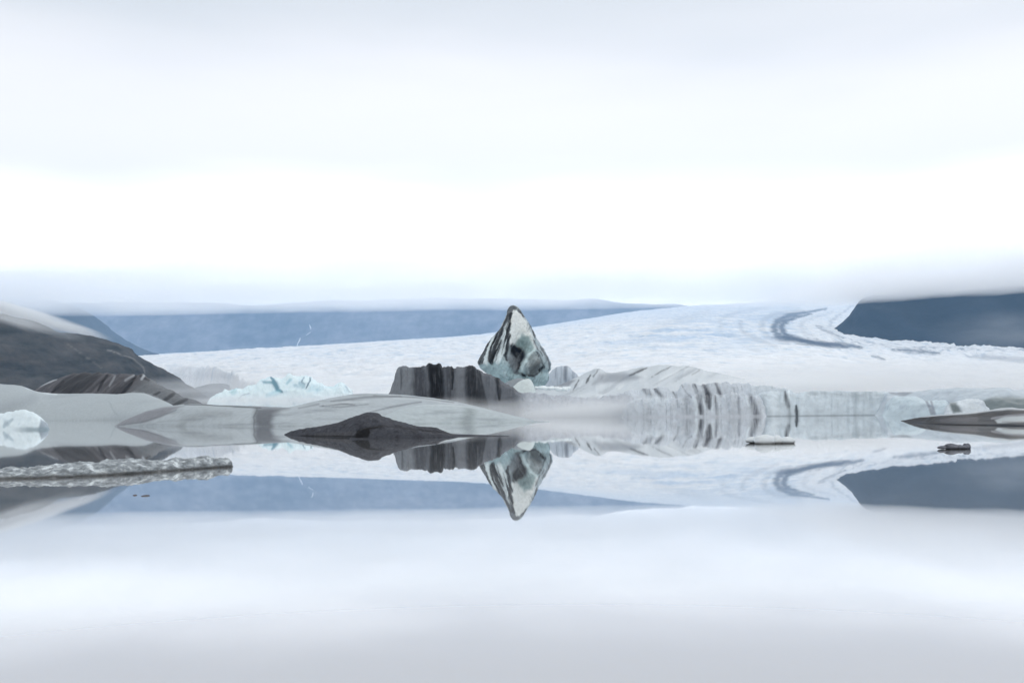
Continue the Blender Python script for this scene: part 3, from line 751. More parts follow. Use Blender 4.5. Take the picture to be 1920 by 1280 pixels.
# ------------------------------------------------------------------ lumpy bergs at the right edge
def lump_col(P, px, py):
    c = np.ones(P.shape) * A(190, 199, 206)
    n = fbm(P / np.array([3, 3, 1.2]), 4, seed=110)
    c = blend(c, smooth(0, .5, n), A(158, 166, 176), .6)
    jx, jy = px + 4 * n, py + 2 * n
    c = blend(c, poly(jx, jy, [(1836, 752), (1860, 745), (1900, 744), (1960, 748), (1990, 790), (1850, 790)], 5), A(120, 130, 131), .85)
    c = blend(c, poly(jx, jy, [(1660, 733), (1712, 735), (1695, 742), (1672, 739)], 1.6), A(132, 136, 144), .6)
    return c
P = loft([(1640, 779), (1655, 748), (1664, 735), (1690, 735.5), (1715, 735), (1745, 730.5), (1780, 728), (1820, 727), (1850, 728), (1880, 728), (1905, 731), (1930, 729), (1980, 733), (2060, 740), (2120, 776)],
         ('D', [(1640, 96), (1900, 82), (2120, 80)]), 5, 12, MOUND, 1.2, 70)
o = berg('lumpy_iceberg', P, lump_col, M_ICE, noise=lambda P: .30 * fbm(stretch(P, 1.8, 2, 1.0), 4, seed=112) * smooth(.2, 1, P[..., 2]))
tag(o, 'lumpy grey iceberg at the right edge with a dull greenish face', 'iceberg', 'icebergs')
def lobe_col(rgb, seed):
    def f(P, px, py):
        n = fbm(P / np.array([1.6, 1.6, 1.2]), 4, seed=seed)
        c = np.ones(P.shape) * A(*rgb)
        c = blend(c, smooth(.05, .5, n), A(166, 176, 186), .5)
        for pts in ([(1737, 752), (1743, 762), (1747, 775)], [(1746, 752), (1752, 775)]):
            c = blend(c, stroke(px, py, pts, [2, 3, 3][:len(pts)], .6), A(138, 142, 152), .7)
        c = blend(c, poly(px + 9 * n, py + 5 * n, [(1778, 754), (1792, 753), (1804, 772), (1786, 774)], 4), A(104, 114, 116), .85)  # dark gap between the lobes: shade painted as a patch
        return c
    return f
P = loft([(1655, 777), (1668, 752), (1680, 743), (1700, 743), (1725, 747), (1738, 752), (1756, 751), (1772, 752), (1782, 760), (1790, 777)], ('D', [(1655, 92), (1790, 84)]), 3, 4, WALL, 1.0, 60)
o = berg('ice_lobe', P, lobe_col((196, 208, 214), 114), M_ICE, noise=lambda P: .30 * fbm(P / 1.2, 4, seed=115) * smooth(.1, .6, P[..., 2]))
tag(o, 'pale blue-white ice lobe above the tip of the thin dark floe', 'ice lobe')
P = loft([(1770, 776), (1780, 757), (1790, 753), (1800, 751), (1812, 748), (1830, 748), (1842, 752), (1850, 764), (1858, 776)], ('D', 78), 2, 3, WALL, .8, 60)
o = berg('ice_lobe', P, lobe_col((206, 213, 218), 117), M_ICE, noise=lambda P: .26 * fbm(P / .9, 4, seed=118) * smooth(.1, .6, P[..., 2]))
tag(o, 'rounded white ice lobe with a shaded hollow painted on at its left side', 'ice lobe')

# ------------------------------------------------------------------ thin dark floe at the right edge
def sheet_col(P, px, py):
    jx, jy = px + 5 * fbm(P / 1.5, 3, seed=120), py + 1.0 * fbm(P / 1.5, 3, seed=121)
    c = np.ones(P.shape) * A(60, 65, 72)
    for pts, w, k, rgb in [
        ([(1690, 789), (1725, 785), (1750, 784), (1740, 790), (1780, 796), (1850, 797)], [3, 4, 4, 3, 2, 2], .8, (42, 42, 46)),
        ([(1765, 787), (1800, 786), (1830, 786)], [4, 5, 5], .6, (96, 96, 102)),
        ([(1745, 786), (1790, 780), (1850, 778), (1900, 773), (1980, 772)], [2, 2, 2.6, 3, 3], .7, (46, 46, 50)),
        ([(1720, 782), (1780, 777), (1830, 773), (1870, 767), (1895, 764.5), (1930, 766), (2000, 769)], [.8, 1.3, 1.8, 2.4, 3.2, 3, 3], .9, (186, 192, 196)),
        ([(1860, 784), (1890, 780), (1920, 778), (2000, 778)], [2, 2.5, 3, 3], .6, (150, 152, 158))]:
        c = blend(c, stroke(jx, jy, pts, w, .5), A(*rgb), k)
    c = blend(c, poly(jx, jy, [(1866, 787), (1885, 781), (1925, 779), (2000, 780), (2000, 789), (1900, 792), (1872, 793)], 1.8), A(178, 185, 188), .9)
    c = blend(c, stroke(jx, jy, [(1880, 790.5), (1925, 790.5)], [.8, .8], .5), A(120, 118, 120), .8)
    return c
P = loft([(1689, 788.5), (1700, 786.6), (1715, 784), (1740, 779.5), (1770, 776.5), (1800, 774.5), (1830, 772), (1855, 768), (1880, 765), (1896, 763.5), (1915, 765.5), (1950, 766), (2000, 768), (2060, 774), (2100, 795)],
         [(1689, 789), (1715, 792.3), (1750, 794.8), (1800, 796.6), (1860, 797.5), (1920, 798.5), (2100, 799)], [(1689, .4), (1740, 2.2), (1850, 3.5), (2100, 4)], [(1689, 1), (1800, 5), (2100, 8)], SLOPE, 1.2, 60)
o = berg('dark_floe', P, sheet_col, M_ICE, noise=lambda P: .05 * fbm(P / .9, 4, seed=124) * smooth(.05, .3, P[..., 2]))
tag(o, 'long thin dark ice floe tapering to a point at the right edge', 'ice floe')

# ------------------------------------------------------------------ left group: smooth grey berg, dark ridge berg
def leftsmooth_col(P, px, py):
    jx, jy = px + 8 * fbm(P / 14, 3, seed=130), py + 3 * fbm(P / 14, 3, seed=131)
    c = np.ones(P.shape) * A(178, 185, 188)
    n = fbm(P / np.array([16, 16, 5]), 4, seed=132)
    c = blend(c, smooth(-.1, .5, n), A(160, 166, 171), .6)
    c = blend(c, stroke(jx, jy, [(-30, 775), (20, 762), (60, 748)], [9, 12, 9], 1.0), A(158, 164, 169), .5)
    c = blend(c, stroke(jx, jy, [(60, 775), (110, 755), (180, 748), (260, 750)], [7, 10, 12, 8], .8), A(176, 183, 186), .6)
    c = blend(c, stroke(jx, jy, [(203, 752), (212, 766), (222, 778)], [.8, 1.1, .8], .9), A(152, 160, 166), .5)
    c = blend(c, stroke(jx, jy, [(48, 727), (62, 731), (85, 736), (105, 738)], [1.5, 2.2, 2, 1.2], .6), A(206, 212, 215), .8)
    return c
P = loft([(-260, 715), (-100, 714), (-20, 717), (12, 720), (40, 724), (58, 730), (80, 735), (112, 738), (160, 738), (215, 737.5), (245, 736), (265, 737), (290, 744), (310, 752), (335, 765), (360, 780), (375, 789)],
         [(-260, 793), (0, 789.5), (375, 786.5)], [(-260, 30), (250, 26), (375, 6)], 30, MOUND, 1.5, 80)
o = berg('smooth_iceberg', P, leftsmooth_col, M_SMOOTH, noise=lambda P: .35 * fbm(P / 9, 3, seed=133) * smooth(.3, 3, P[..., 2]))
tag(o, 'broad smooth pale grey iceberg in front of the dark ridged berg', 'iceberg', 'icebergs')

def ridge_col(P, px, py):
    jx, jy = px + 5 * fbm(P / 7, 3, seed=140), py + 1.5 * fbm(P / 7, 3, seed=141)
    c = np.ones(P.shape) * A(98, 97, 100)
    t = jx + (jy - 720) * 1.15
    b = fbm(np.stack([t / 9, jy / 70, 0 * t], -1), 4, .55, seed=142)
    c = blend(c, smooth(.02, .4, b), A(64, 63, 66), .75)
    c = blend(c, smooth(.05, .45, -b), A(132, 131, 134), .6)
    rt = smooth(238, 285, t)
    c = blend(c, rt, A(134, 138, 141), .75)
    c = blend(c, poly(jx, jy, [(95, 735), (120, 708), (165, 697), (190, 699), (170, 725), (150, 740)], 4), A(66, 66, 68), .75)
    for pts, w, k in [([(200, 704), (190, 720), (182, 732)], [2.4, 2.6, 1.5], .8), ([(255, 703), (243, 722), (228, 738)], [2.2, 3.2, 2.5], .9), ([(118, 715), (104, 728), (96, 738)], [2.4, 3, 2.5], .8), ([(300, 735), (285, 742)], [1.8, 2], .6), ([(325, 738), (310, 748), (300, 755)], [3, 3.5, 2], .65), ([(350, 748), (330, 757), (318, 763)], [3, 3.5, 2], .6), ([(262, 704), (280, 712)], [2, 2.5], .7)]:
        c = blend(c, stroke(jx, jy, pts, w, .5), A(48, 46, 48), k)
    for pts, w, k in [([(62, 730), (80, 720), (105, 711)], [1.2, 2.4, 1.2], .8), ([(269, 704), (267, 710)], [2.5, 2.5], .9), ([(215, 705), (206, 722)], [2, 2], .4), ([(250, 703), (235, 712)], [2, 2.5], .5), ([(228, 742), (250, 735), (285, 740), (310, 752)], [1, 1.2, 1, 1], .5)]:
        c = blend(c, stroke(jx, jy, pts, w, .6), A(176, 180, 184), k)
    return c
P = loft([(40, 745), (60, 735), (82, 721), (100, 713), (120, 706), (140, 701), (160, 698.5), (182, 698), (200, 700), (215, 702), (232, 702), (248, 701), (258, 703), (265, 702), (272, 704), (282, 711), (300, 722), (320, 731), (335, 737), (350, 745), (365, 752), (385, 760), (400, 770), (410, 780)],
         ('D', [(40, 236), (410, 216)]), [(40, 14), (410, 10)], 16, MOUND, 1.0, 90)
o = berg('ridged_iceberg', P, ridge_col, M_ICE, noise=lambda P: smooth(.5, 3, P[..., 2]) * (.55 * (ridged(np.stack([(P[..., 0] - P[..., 2] * 1.2) / 4.5, P[..., 1] / 20, P[..., 2] / 9], -1), 4, seed=143) - .4) + .15 * fbm(P / 1.2, 3, seed=144)))
tag(o, 'dark ridged iceberg with diagonal bands below the left hill', 'iceberg', 'icebergs')

# ------------------------------------------------------------------ long smooth berg across the middle
def mid_col(P, px, py):
    jx, jy = px + 10 * fbm(P / np.array([7, 7, 2.5]), 3, seed=150), py + 2.0 * fbm(P / np.array([7, 7, 2.5]), 3, seed=151)
    c = np.ones(P.shape) * A(178, 185, 189)
    n = fbm(np.stack([jx / 90, jy / 9, 0 * jx], -1), 4, .5, seed=152)
    c = blend(c, smooth(.0, .5, n), A(150, 156, 161), .7)
    c = blend(c, smooth(.0, .5, -n), A(180, 187, 190), .5)
    c = blend(c, poly(jx, jy, [(215, 799), (235, 785), (270, 772), (305, 763), (345, 760), (325, 768), (300, 782), (270, 792), (240, 796)], 3.5), A(136, 137, 142), .8)
    c = blend(c, stroke(jx, jy, [(220, 798), (262, 792), (300, 780), (330, 768)], [.8, 1.2, 1.6, 1], .7), A(120, 122, 128), .5)
    c = blend(c, stroke(jx, jy, [(335, 800), (345, 785), (385, 775), (430, 776)], [7, 9, 8, 6], 1.0), A(150, 155, 158), .5)
    c = blend(c, poly(jx, jy, [(478, 764), (500, 762), (540, 764), (528, 768), (512, 778), (508, 790), (512, 802), (484, 802), (472, 792), (474, 778)], 8), A(104, 107, 113), .85)
    c = blend(c, stroke(jx, jy, [(482, 764), (473, 782), (474, 800)], [1.2, 1.6, 1.2], .9), A(92, 95, 101), .5)
    c = blend(c, stroke(jx, jy, [(345, 758), (385, 758), (440, 761), (490, 763)], [.8, 1.4, 1.4, 1], .6), A(92, 96, 99), .8)
    for pts, w, k in [([(605, 761), (640, 757), (665, 758)], [1, 2, 1], .7), ([(620, 752), (680, 745), (750, 743)], [1.2, 2.2, 1.5], .55), ([(600, 762), (640, 763), (690, 757)], [1, 1.5, 1], .5), ([(700, 741), (780, 745), (850, 754)], [1.2, 2, 1.4], .5), ([(690, 773), (730, 763), (790, 754)], [1, 2, 1.5], .5), ([(560, 765), (600, 758)], [1.5, 2], .4)]:
        c = blend(c, stroke(jx, jy, pts, w, .6), A(104, 107, 112), k)
    for pts, w, k in [([(720, 747), (790, 748), (860, 757)], [1, 1.6, 1], .5), ([(610, 760), (650, 753), (690, 752)], [1, 2, 1], .5)]:
        c = blend(c, stroke(jx, jy, pts, w, .6), A(196, 201, 204), k)
    return c
mroot = empty('long_iceberg', at(600, 798, 88) * np.array([1, 1, 0]))
tag(mroot, 'long low smooth grey iceberg stretched across the lake behind the black berg', 'iceberg', 'icebergs')
P = loft([(213, 798.5), (222, 793), (240, 784), (262, 775), (285, 767.5), (305, 763.5), (330, 760), (350, 757.5), (370, 757), (400, 758.5), (440, 760.5), (480, 762), (515, 763.5), (535, 763.5), (560, 758.5), (600, 750), (640, 742), (670, 738), (700, 737), (735, 738.5), (780, 741.5), (830, 748), (870, 756), (910, 765), (950, 775), (985, 784), (1015, 789), (1030, 790.5)],
         [(213, 799), (520, 799), (800, 793), (1030, 791)], [(213, 1), (300, 5), (500, 8), (700, 14), (900, 10), (1030, 1)], [(213, 1), (400, 8), (700, 14), (1030, 2)], MOUND, 1.4, 90)
berg('main_body', P, mid_col, M_SMOOTH, mroot, lambda P: .10 * fbm(stretch(P, 3.5, 5, 1.6), 3, seed=154) * smooth(.1, 1, P[..., 2]))
def lobe2_col(P, px, py):
    jx, jy = px + 8 * fbm(P / 5, 3, seed=156), py + 1.5 * fbm(P / 5, 3, seed=157)
    c = np.ones(P.shape) * A(182, 190, 193)
    n = fbm(np.stack([jx / 80, jy / 10, 0 * jx], -1), 4, .5, seed=158)
    c = blend(c, smooth(.0, .5, n), A(154, 161, 166), .6)
    c = blend(c, stroke(jx, jy, [(880, 772), (876, 790)], [10, 10], .9), A(140, 148, 150), .6)
    c = blend(c, stroke(jx, jy, [(740, 764), (800, 758.5), (860, 760), (930, 770)], [1, 1.5, 1.5, 1.2], .6), A(192, 199, 201), .7)
    return c
P = loft([(690, 796), (715, 782), (740, 770), (770, 761.5), (800, 758), (835, 758), (870, 761), (910, 767), (950, 776), (985, 785), (1010, 790.5)], [(690, 797), (850, 793.5), (1010, 791.3)], [(690, 2), (830, 6), (1010, 1)], [(690, 2), (830, 5), (1010, 1)], MOUND, 1.4, 60)
berg('lower_lobe', P, lobe2_col, M_SMOOTH, mroot, lambda P: .06 * fbm(stretch(P, 2.5, 4, 1.2), 3, seed=159) * smooth(.1, .8, P[..., 2]))

# ------------------------------------------------------------------ black gritty berg
def black_col(P, px, py):
    n = fbm(P / np.array([.5, .5, .3]), 5, .6, seed=160)
    c = np.ones(P.shape) * A(86, 88, 94)
    c = blend(c, smooth(0, .5, n), A(62, 62, 66), .7)
    c = blend(c, smooth(.15, .5, -n), A(112, 112, 116), .6)
    jx, jy = px + 4 * n, py + 1.5 * n
    c = blend(c, poly(jx, jy, [(668, 806), (690, 800), (715, 798), (720, 801), (695, 805), (690, 820), (668, 820)], 2.5), A(36, 34, 35), .9)  # front hollow: its shade is painted on the surface
    c = blend(c, stroke(jx, jy, [(560, 817), (620, 817), (680, 819)], [1.2, 1.6, 1.2], .6), A(40, 38, 38), .8)
    c = blend(c, stroke(jx, jy, [(715, 798), (760, 803), (840, 811)], [1, 1.4, 1], .6), A(58, 56, 58), .6)
    c = blend(c, poly(jx, jy, [(590, 812), (660, 808), (664, 816), (590, 817)], 2), A(98, 98, 100), .5)
    return c
broot = empty('black_iceberg', at(700, 818, 45) * np.array([1, 1, 0]))
tag(broot, 'small black gritty iceberg with a central hump in front of the smooth berg', 'iceberg', 'icebergs')
P = loft([(533, 813.5), (545, 809), (560, 805.5), (590, 801), (620, 796), (645, 788.5), (665, 781), (682, 775.5), (692, 773.3), (701, 773.5), (709, 775.5), (716, 780.5), (728, 784.5), (740, 788.5), (752, 791), (770, 796), (785, 799), (800, 800.5), (815, 801.5), (826, 805), (838, 810), (850, 813.2), (880, 814.2), (920, 815.4), (955, 816.8)],
         [(533, 815), (600, 818.5), (700, 820.5), (850, 817.5), (950, 817.6)], [(533, .4), (640, 1.6), (700, 2.2), (850, .8), (950, .15)], [(533, .5), (700, 2.2), (850, .7), (950, .15)], MOUND, 0.8, 70)
berg('main_body', P, black_col, M_GRIT, broot, lambda P: smooth(.03, .25, P[..., 2]) * (.05 * fbm(P / .45, 4, seed=163) + .03 * ridged(P / .22, 3, seed=164)))
P = loft([(655, 822), (668, 812), (682, 803), (700, 800), (720, 799), (745, 801.5), (775, 807), (810, 811.5), (850, 816), (862, 818.5)], [(655, 822.5), (700, 822.5), (862, 819)], [(655, .2), (710, .7), (862, .15)], [(655, .2), (710, .8), (862, .2)], MOUND, 0.8, 44)
berg('front_hump', P, black_col, M_GRIT, broot, lambda P: smooth(.02, .15, P[..., 2]) * (.03 * fbm(P / .3, 4, seed=166) + .02 * ridged(P / .15, 3, seed=167)))

# ------------------------------------------------------------------ white berg at the left edge
def wb_col(P, px, py):
    n = fbm(P / 1.2, 4, seed=170)
    c = np.ones(P.shape) * A(222, 232, 236)
    c = blend(c, smooth(.1, .6, n), A(200, 213, 220), .6)
    c = blend(c, poly(px + 2 * n, py + n, [(76, 786), (88, 792), (95, 806), (72, 806)], 2.5), A(150, 160, 170), .85)
    low = smooth(.34, .08, P[..., 2] + .10 * n)
    c = blend(c, low * smooth(15, 60, px), A(150, 166, 174), .75)
    c = blend(c, stroke(px + 4 * n, py + 2 * n, [(6, 800), (12, 792), (24, 786)], [2, 4, 2], .9), A(168, 184, 194), .7)
    return c
P = loft([(-90, 803), (-70, 790), (-40, 782), (-15, 778), (3, 776.5), (15, 772.5), (28, 770), (45, 768.8), (58, 770.5), (66, 775), (73, 782), (80, 788), (86, 795), (92, 803), (94, 805)], 805.5, 1.6, 2.6, WALL, 0.8, 60)
o = berg('white_iceberg', P, wb_col, M_WHITE, noise=lambda P: (.12 * fbm(P / .9, 4, seed=172) + .16 * (ridged(P / 1.6, 3, seed=173) - .4)) * smooth(.05, .4, P[..., 2]))
tag(o, 'small rounded white iceberg at the left edge', 'iceberg', 'icebergs')

# ------------------------------------------------------------------ crusted ice strip in the foreground
def strip_col(P, px, py):
    n = fbm(P / np.array([.17, .17, .11]), 5, .55, seed=180)
    g = fbm(P / np.array([.5, .3, .2]), 3, seed=181)
    c = np.ones(P.shape) * A(160, 166, 170)
    c = blend(c, smooth(.0, .35, n), A(116, 122, 126), .75)
    c = blend(c, smooth(.0, .35, -n), A(222, 228, 231), .75)
    c = blend(c, smooth(0, .5, g), A(124, 129, 133), .4)
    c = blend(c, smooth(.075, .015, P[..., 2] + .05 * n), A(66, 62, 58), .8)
    return c
P = loft([(-260, 897), (-120, 888), (0, 880), (20, 877), (45, 878), (75, 874), (110, 872), (150, 868.5), (175, 868), (205, 865), (240, 864.5), (270, 861.5), (300, 862), (330, 858.5), (355, 859.5), (380, 856.5), (400, 855.5), (415, 857), (424, 855.5), (431, 860), (435, 866), (437, 874)],
         [(-260, 914), (-100, 905), (0, 899), (150, 894), (300, 884.5), (380, 878.5), (425, 875.5), (437, 875)], [(-260, 1.2), (0, .9), (380, .55), (437, .1)], [(-260, 1.2), (380, .5), (437, .1)], ROLLTOP, 0.6, 84)
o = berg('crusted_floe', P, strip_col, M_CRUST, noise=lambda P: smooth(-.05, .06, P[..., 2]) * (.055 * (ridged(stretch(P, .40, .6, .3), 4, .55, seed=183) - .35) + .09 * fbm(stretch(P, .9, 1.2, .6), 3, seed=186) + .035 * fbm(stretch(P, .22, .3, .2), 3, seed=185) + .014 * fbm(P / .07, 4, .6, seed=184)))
tag(o, 'long narrow crusted ice floe in the foreground at left', 'ice floe')

# ------------------------------------------------------------------ turquoise broken berg near the glacier
def serac_col(P, px, py):
    n = fbm(P / np.array([12, 12, 7]), 4, seed=190)
    r = ridged(P / np.array([9, 9, 9]), 4, seed=191)
    c = np.ones(P.shape) * A(226, 238, 242)
    c = blend(c, smooth(.1, .6, n), A(180, 214, 222), .5)
    c = blend(c, smooth(.15, -.3, r), A(140, 178, 190), .55)
    jx, jy = px + 5 * n, py + 3 * n
    for pts, w, k, rgb in [([(510, 708), (514, 718), (520, 730), (530, 735)], [2, 5, 4, 2], .85, (92, 140, 156)), ([(494, 716), (508, 716)], [2, 3], .7, (110, 156, 170)),
                           ([(582, 708), (578, 720), (574, 728)], [1.2, 1.8, 1], .8, (90, 122, 138)), ([(570, 707), (566, 716), (572, 720)], [1, 1.4, 1], .6, (110, 140, 156)), ([(545, 712), (538, 718)], [3, 3], .5, (140, 190, 200)),
                           ([(466, 737), (452, 740), (448, 746)], [1.2, 1, 1], .5, (140, 156, 168)), ([(440, 733), (436, 736)], [4, 4], .5, (170, 205, 210)), ([(648, 724), (655, 734)], [1.4, 1.4], .5, (150, 165, 175)), ([(522, 735), (500, 742)], [5, 4], .4, (160, 205, 215))]:
        c = blend(c, stroke(jx, jy, pts, w, .6), A(*rgb), k)
    return c
P = loft([(384, 768), (395, 748), (410, 738), (425, 731), (440, 727), (452, 729), (468, 724), (480, 723), (488, 715), (498, 711), (508, 705.5), (516, 709), (524, 710), (535, 706.5), (543, 701.5), (547, 704), (556, 706), (570, 706), (582, 706.5), (590, 713), (600, 720), (612, 723), (624, 723), (634, 719), (645, 718), (652, 725), (660, 737), (668, 760)],
         ('D', 600), 14, 20, WALL, 0.9, 80)
o = berg('broken_iceberg', P, serac_col, M_WHITE, noise=lambda P: smooth(1, 8, P[..., 2]) * (2.6 * (ridged(stretch(P, 9, 9, 12), 4, .55, seed=193) - .45)))
tag(o, 'jagged pale turquoise iceberg at the foot of the glacier', 'iceberg', 'icebergs')

# ------------------------------------------------------------------ small floes on the open water
def floe_bits(name, label, bits, mat, col_fn, D, cat='ice floe'):
    root = empty(name, np.array(at(np.mean([b[0] for b in bits]), 800, D)) * np.array([1, 1, 0]))
    tag(root, label, cat)
    for k, (px_, py_, rx, rz, ry, dd, rot) in enumerate(bits):
        c0 = at(px_, py_, D + dd); mm = (D + dd) / F
        P = ellipsoid(c0, (rx * mm, ry, rz * mm), 44, 26, .22, 1.6, 200 + k + int(px_) % 17, rot)
        o = mesh_obj('lump', P, grid_faces(26, 44, True), mat, col_fn(P), root)
def wf_col(P):
    n = fbm(P / .25, 4, seed=210)
    c = np.ones(P.shape) * A(214, 219, 222)
    c = blend(c, smooth(.1, .6, n), A(190, 197, 202), .6)
    c = blend(c, smooth(.10, .04, P[..., 2] + .02 * n), A(150, 156, 158), .7)  # shade under the lumps put into the colour, darkening towards the water
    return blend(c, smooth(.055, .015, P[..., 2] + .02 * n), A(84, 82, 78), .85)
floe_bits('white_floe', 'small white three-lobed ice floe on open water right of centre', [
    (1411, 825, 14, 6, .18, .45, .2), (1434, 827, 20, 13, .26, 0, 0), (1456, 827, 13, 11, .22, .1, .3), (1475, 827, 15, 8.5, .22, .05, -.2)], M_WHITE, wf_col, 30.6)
def df_col(P):
    n = fbm(P / .12, 4, .6, seed=214)
    c = np.ones(P.shape) * A(126, 129, 136)
    c = blend(c, smooth(0, .5, n), A(70, 70, 74), .8)
    c = blend(c, smooth(.1, .5, -n), A(158, 160, 168), .6)
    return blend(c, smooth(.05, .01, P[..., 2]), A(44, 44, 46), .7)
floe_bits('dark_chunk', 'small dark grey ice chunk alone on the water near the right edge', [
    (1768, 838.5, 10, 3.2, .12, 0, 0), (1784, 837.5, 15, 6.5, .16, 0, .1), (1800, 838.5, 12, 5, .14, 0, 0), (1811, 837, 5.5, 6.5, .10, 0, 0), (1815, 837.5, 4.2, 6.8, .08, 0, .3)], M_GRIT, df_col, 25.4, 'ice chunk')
def st_col(P):
    return np.ones(P.shape) * A(112, 110, 112) * (1 + .3 * fbm(P / .02, 3, seed=218))[..., None]
for (px_, py_, rx, lab) in [(253, 928.3, 3.6, 'smaller of two tiny grey ice bits left of its neighbour'), (273, 929.2, 7.5, 'larger of two tiny grey ice bits on open water')]:
    D_ = FH / (py_ - horizon(px_)); mm = D_ / F
    c0 = at(px_, py_, D_); c0[2] = 0.0
    P = ellipsoid(c0, (rx * mm, rx * mm * 1.6, .014), 24, 14, .2, 1.5, int(px_))
    o = mesh_obj('ice_bit', P, grid_faces(14, 24, True), M_GRIT, st_col(P), base=np.array(c0))
    tag(o, lab, 'ice bit', 'tiny ice bits in the foreground')

# ================================================================== AIR
def soft_volume(name, color, density, anis, build):
    """Principled Volume whose density is peak x falloff x slow noise, in the object's own coordinates"""
    m = make_volume(name, color, density, anis)
    nt = m.node_tree; L = nt.links
    v = [n for n in nt.nodes if n.type == 'PRINCIPLED_VOLUME'][0]
    tc = nd(nt, 'ShaderNodeTexCoord')
    fall, nvec, nscale, namt = build(nt, tc)
    n = nd(nt, 'ShaderNodeTexNoise'); n.inputs['Scale'].default_value = nscale; n.inputs['Detail'].default_value = 3
    L.new(nvec, n.inputs['Vector'])
    mr = nd(nt, 'ShaderNodeMapRange'); mr.inputs['From Min'].default_value = .3; mr.inputs['From Max'].default_value = .7
    mr.inputs['To Min'].default_value = 1 - namt; mr.inputs['To Max'].default_value = 1 + namt
    L.new(n.outputs['Fac'], mr.inputs['Value'])
    a = nd(nt, 'ShaderNodeMath'); a.operation = 'MULTIPLY'; L.new(fall, a.inputs[0]); L.new(mr.outputs['Result'], a.inputs[1])
    b = nd(nt, 'ShaderNodeMath'); b.operation = 'MULTIPLY'; L.new(a.outputs[0], b.inputs[0]); b.inputs[1].default_value = density
    L.new(b.outputs[0], v.inputs['Density'])
    return m
def mist(name, c, r, density, label=None, color=(0.965, 0.985, 1.0), seed=0, tilt=0.0, lump=0):
    P = ellipsoid((0, 0, 0), (1, 1, 1), 40, 24)
    def build(nt, tc):
        ln = nd(nt, 'ShaderNodeVectorMath'); ln.operation = 'LENGTH'
        nt.links.new(tc.outputs['Object'], ln.inputs[0])
        mr = nd(nt, 'ShaderNodeMapRange'); mr.interpolation_type = 'SMOOTHSTEP'
        mr.inputs['From Min'].default_value = 1.0; mr.inputs['From Max'].default_value = 0.15
        nt.links.new(ln.outputs['Value'], mr.inputs['Value'])
        ad = nd(nt, 'ShaderNodeVectorMath'); ad.operation = 'ADD'; ad.inputs[1].default_value = (seed * 1.7, 0, 0)
        nt.links.new(tc.outputs['Object'], ad.inputs[0])
        return mr.outputs['Result'], ad.outputs[0], 2.2, 0.75
    o = mesh_obj(name, P, grid_faces(24, 40, True), soft_volume('mist_air', color, density * 1.9, 0.0, build), base=np.zeros(3), solid=True)
    o.location = tuple(float(q) for q in c); o.scale = tuple(float(q) for q in r); o.rotation_euler = (0, -tilt, 0)
    tag(o, label, 'mist', kind='stuff')
    return o
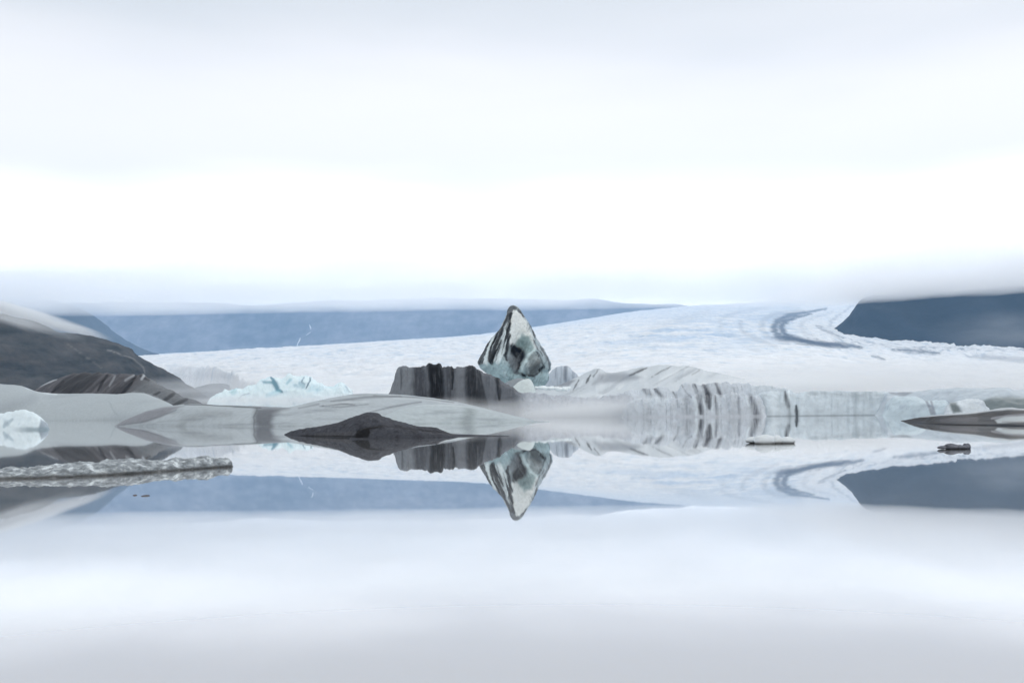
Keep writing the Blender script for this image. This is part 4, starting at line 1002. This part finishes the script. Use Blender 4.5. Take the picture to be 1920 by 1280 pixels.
def cloud_bank(name, x0, x1, y0, y1, z0, thick, density, wob=12, seed=0, label=None, color=(0.998, 0.999, 1.0), drop=None):
    """low cloud resting on the mountains: flat wavy base, domed top, thinning to nothing at its rim"""
    nx, ny = 72, 40
    s_, t_ = np.meshgrid(np.linspace(-1, 1, nx), np.linspace(-1, 1, ny), indexing='ij')
    X = (x0 + x1) / 2 + s_ * (x1 - x0) / 2; Y = (y0 + y1) / 2 + t_ * (y1 - y0) / 2
    rim = smooth(1.0, .7, np.abs(s_)) * smooth(1.0, .8, np.abs(t_))
    nn = fbm(np.stack([X / (x1 - x0) * 14, Y / (y1 - y0) * 5, 0 * X], -1), 3, seed=seed)
    zb = z0 + wob * nn
    zt = zb + 1.0 + thick * rim * (1 + .35 * fbm(np.stack([X / 500, Y / 500, 0 * X + 7], -1), 3, seed=seed + 1))
    B = np.stack([X, Y, zb], -1); T = np.stack([X, Y, zt], -1)
    V = np.concatenate([B.reshape(-1, 3), T.reshape(-1, 3)])
    f = grid_faces(nx, ny); n_ = nx * ny
    def build(nt, tc):                                   # thickens away from the lake, towards the slopes
        sp = nd(nt, 'ShaderNodeSeparateXYZ'); nt.links.new(tc.outputs['Object'], sp.inputs[0])
        mr = nd(nt, 'ShaderNodeMapRange')
        mr.inputs['From Min'].default_value = -(y1 - y0) / 2; mr.inputs['From Max'].default_value = (y1 - y0) / 2 * .8
        nt.links.new(sp.outputs['Y'], mr.inputs['Value'])
        pw = nd(nt, 'ShaderNodeMath'); pw.operation = 'POWER'; pw.inputs[1].default_value = 2.0
        nt.links.new(mr.outputs['Result'], pw.inputs[0])
        return pw.outputs[0], tc.outputs['Object'], 6.0 / (y1 - y0), .5
    rim_i = np.concatenate([np.arange(0, ny), np.arange(1, nx) * ny + ny - 1, (nx - 1) * ny + np.arange(ny - 2, -1, -1), np.arange(nx - 2, 0, -1) * ny])
    r2 = np.roll(rim_i, -1)
    side = np.stack([rim_i, r2, r2 + n_, rim_i + n_], -1)
    o = mesh_obj(name, V, np.concatenate([f, f[:, ::-1] + n_, side]), soft_volume('cloud_air', color, density, .7, build), base=np.array([(x0 + x1) / 2, (y0 + y1) / 2, z0]), solid=True)
    tag(o, label, 'cloud', kind='stuff')
    return o
haze_m = make_volume('haze_air', (0.37, 0.64, 0.98), 0.000083, .1)
bx = np.array([[x, y, z] for x in (-9200, 9200) for y in (-400, 10700) for z in (-3, 1230)], float)
o = mesh_obj('haze', bx, [[0, 1, 3, 2], [4, 6, 7, 5], [0, 4, 5, 1], [2, 3, 7, 6], [0, 2, 6, 4], [1, 5, 7, 3]], haze_m, base=np.zeros(3), flat=True, solid=True)
tag(o, kind='stuff')
cloud_bank('cloud_bank', 560, 2600, 1250, 2680, 263, 36, .013, 6, 300, 'white cloud bank hiding the top of the right mountain')
cloud_bank('cloud_bank', -4600, 2600, 2000, 4100, 402, 66, .0068, 8, 304, 'white cloud bank hiding the far blue range and the upper glacier')
mist('mist_wisp', at(1900, 622, 1750), (170, 60, 50), .0011, 'faint mist before the foot of the right mountain', seed=336)
mist('mist_wisp', at(50, 590, 1200), (115, 50, 10), .05, 'white wisp of mist lying along the crest of the left hill', tilt=-.30, seed=320)
mist('mist_wisp', at(20, 596, 985), (90, 40, 9), .010, 'thin veil of mist on the upper slope of the left hill', tilt=-.30, seed=322)
mist('mist_wisp', at(560, 728, 690), (170, 45, 13), .010, 'low mist between the turquoise berg and the glacier', seed=324)
mist('mist_wisp', at(540, 752, 545), (110, 28, 6), .016, 'low mist in front of the turquoise berg', seed=326)
mist('mist_wisp', at(1640, 714, 520), (230, 55, 14), .012, 'low mist behind the pale iceberg wall at right', seed=328)
mist('mist_wisp', at(1130, 776, 113), (19, 5, 2.6), .17, 'thin mist on the water before the iceberg wall', seed=330)
mist('mist_wisp', at(850, 770, 112), (9, 3.5, 1.9), .10, 'thin mist at the foot of the dark streaked wall', seed=332)
mist('mist_wisp', at(1500, 724, 128), (18, 6, 2.2), .16, 'thin mist over the top of the pale iceberg wall', seed=334)
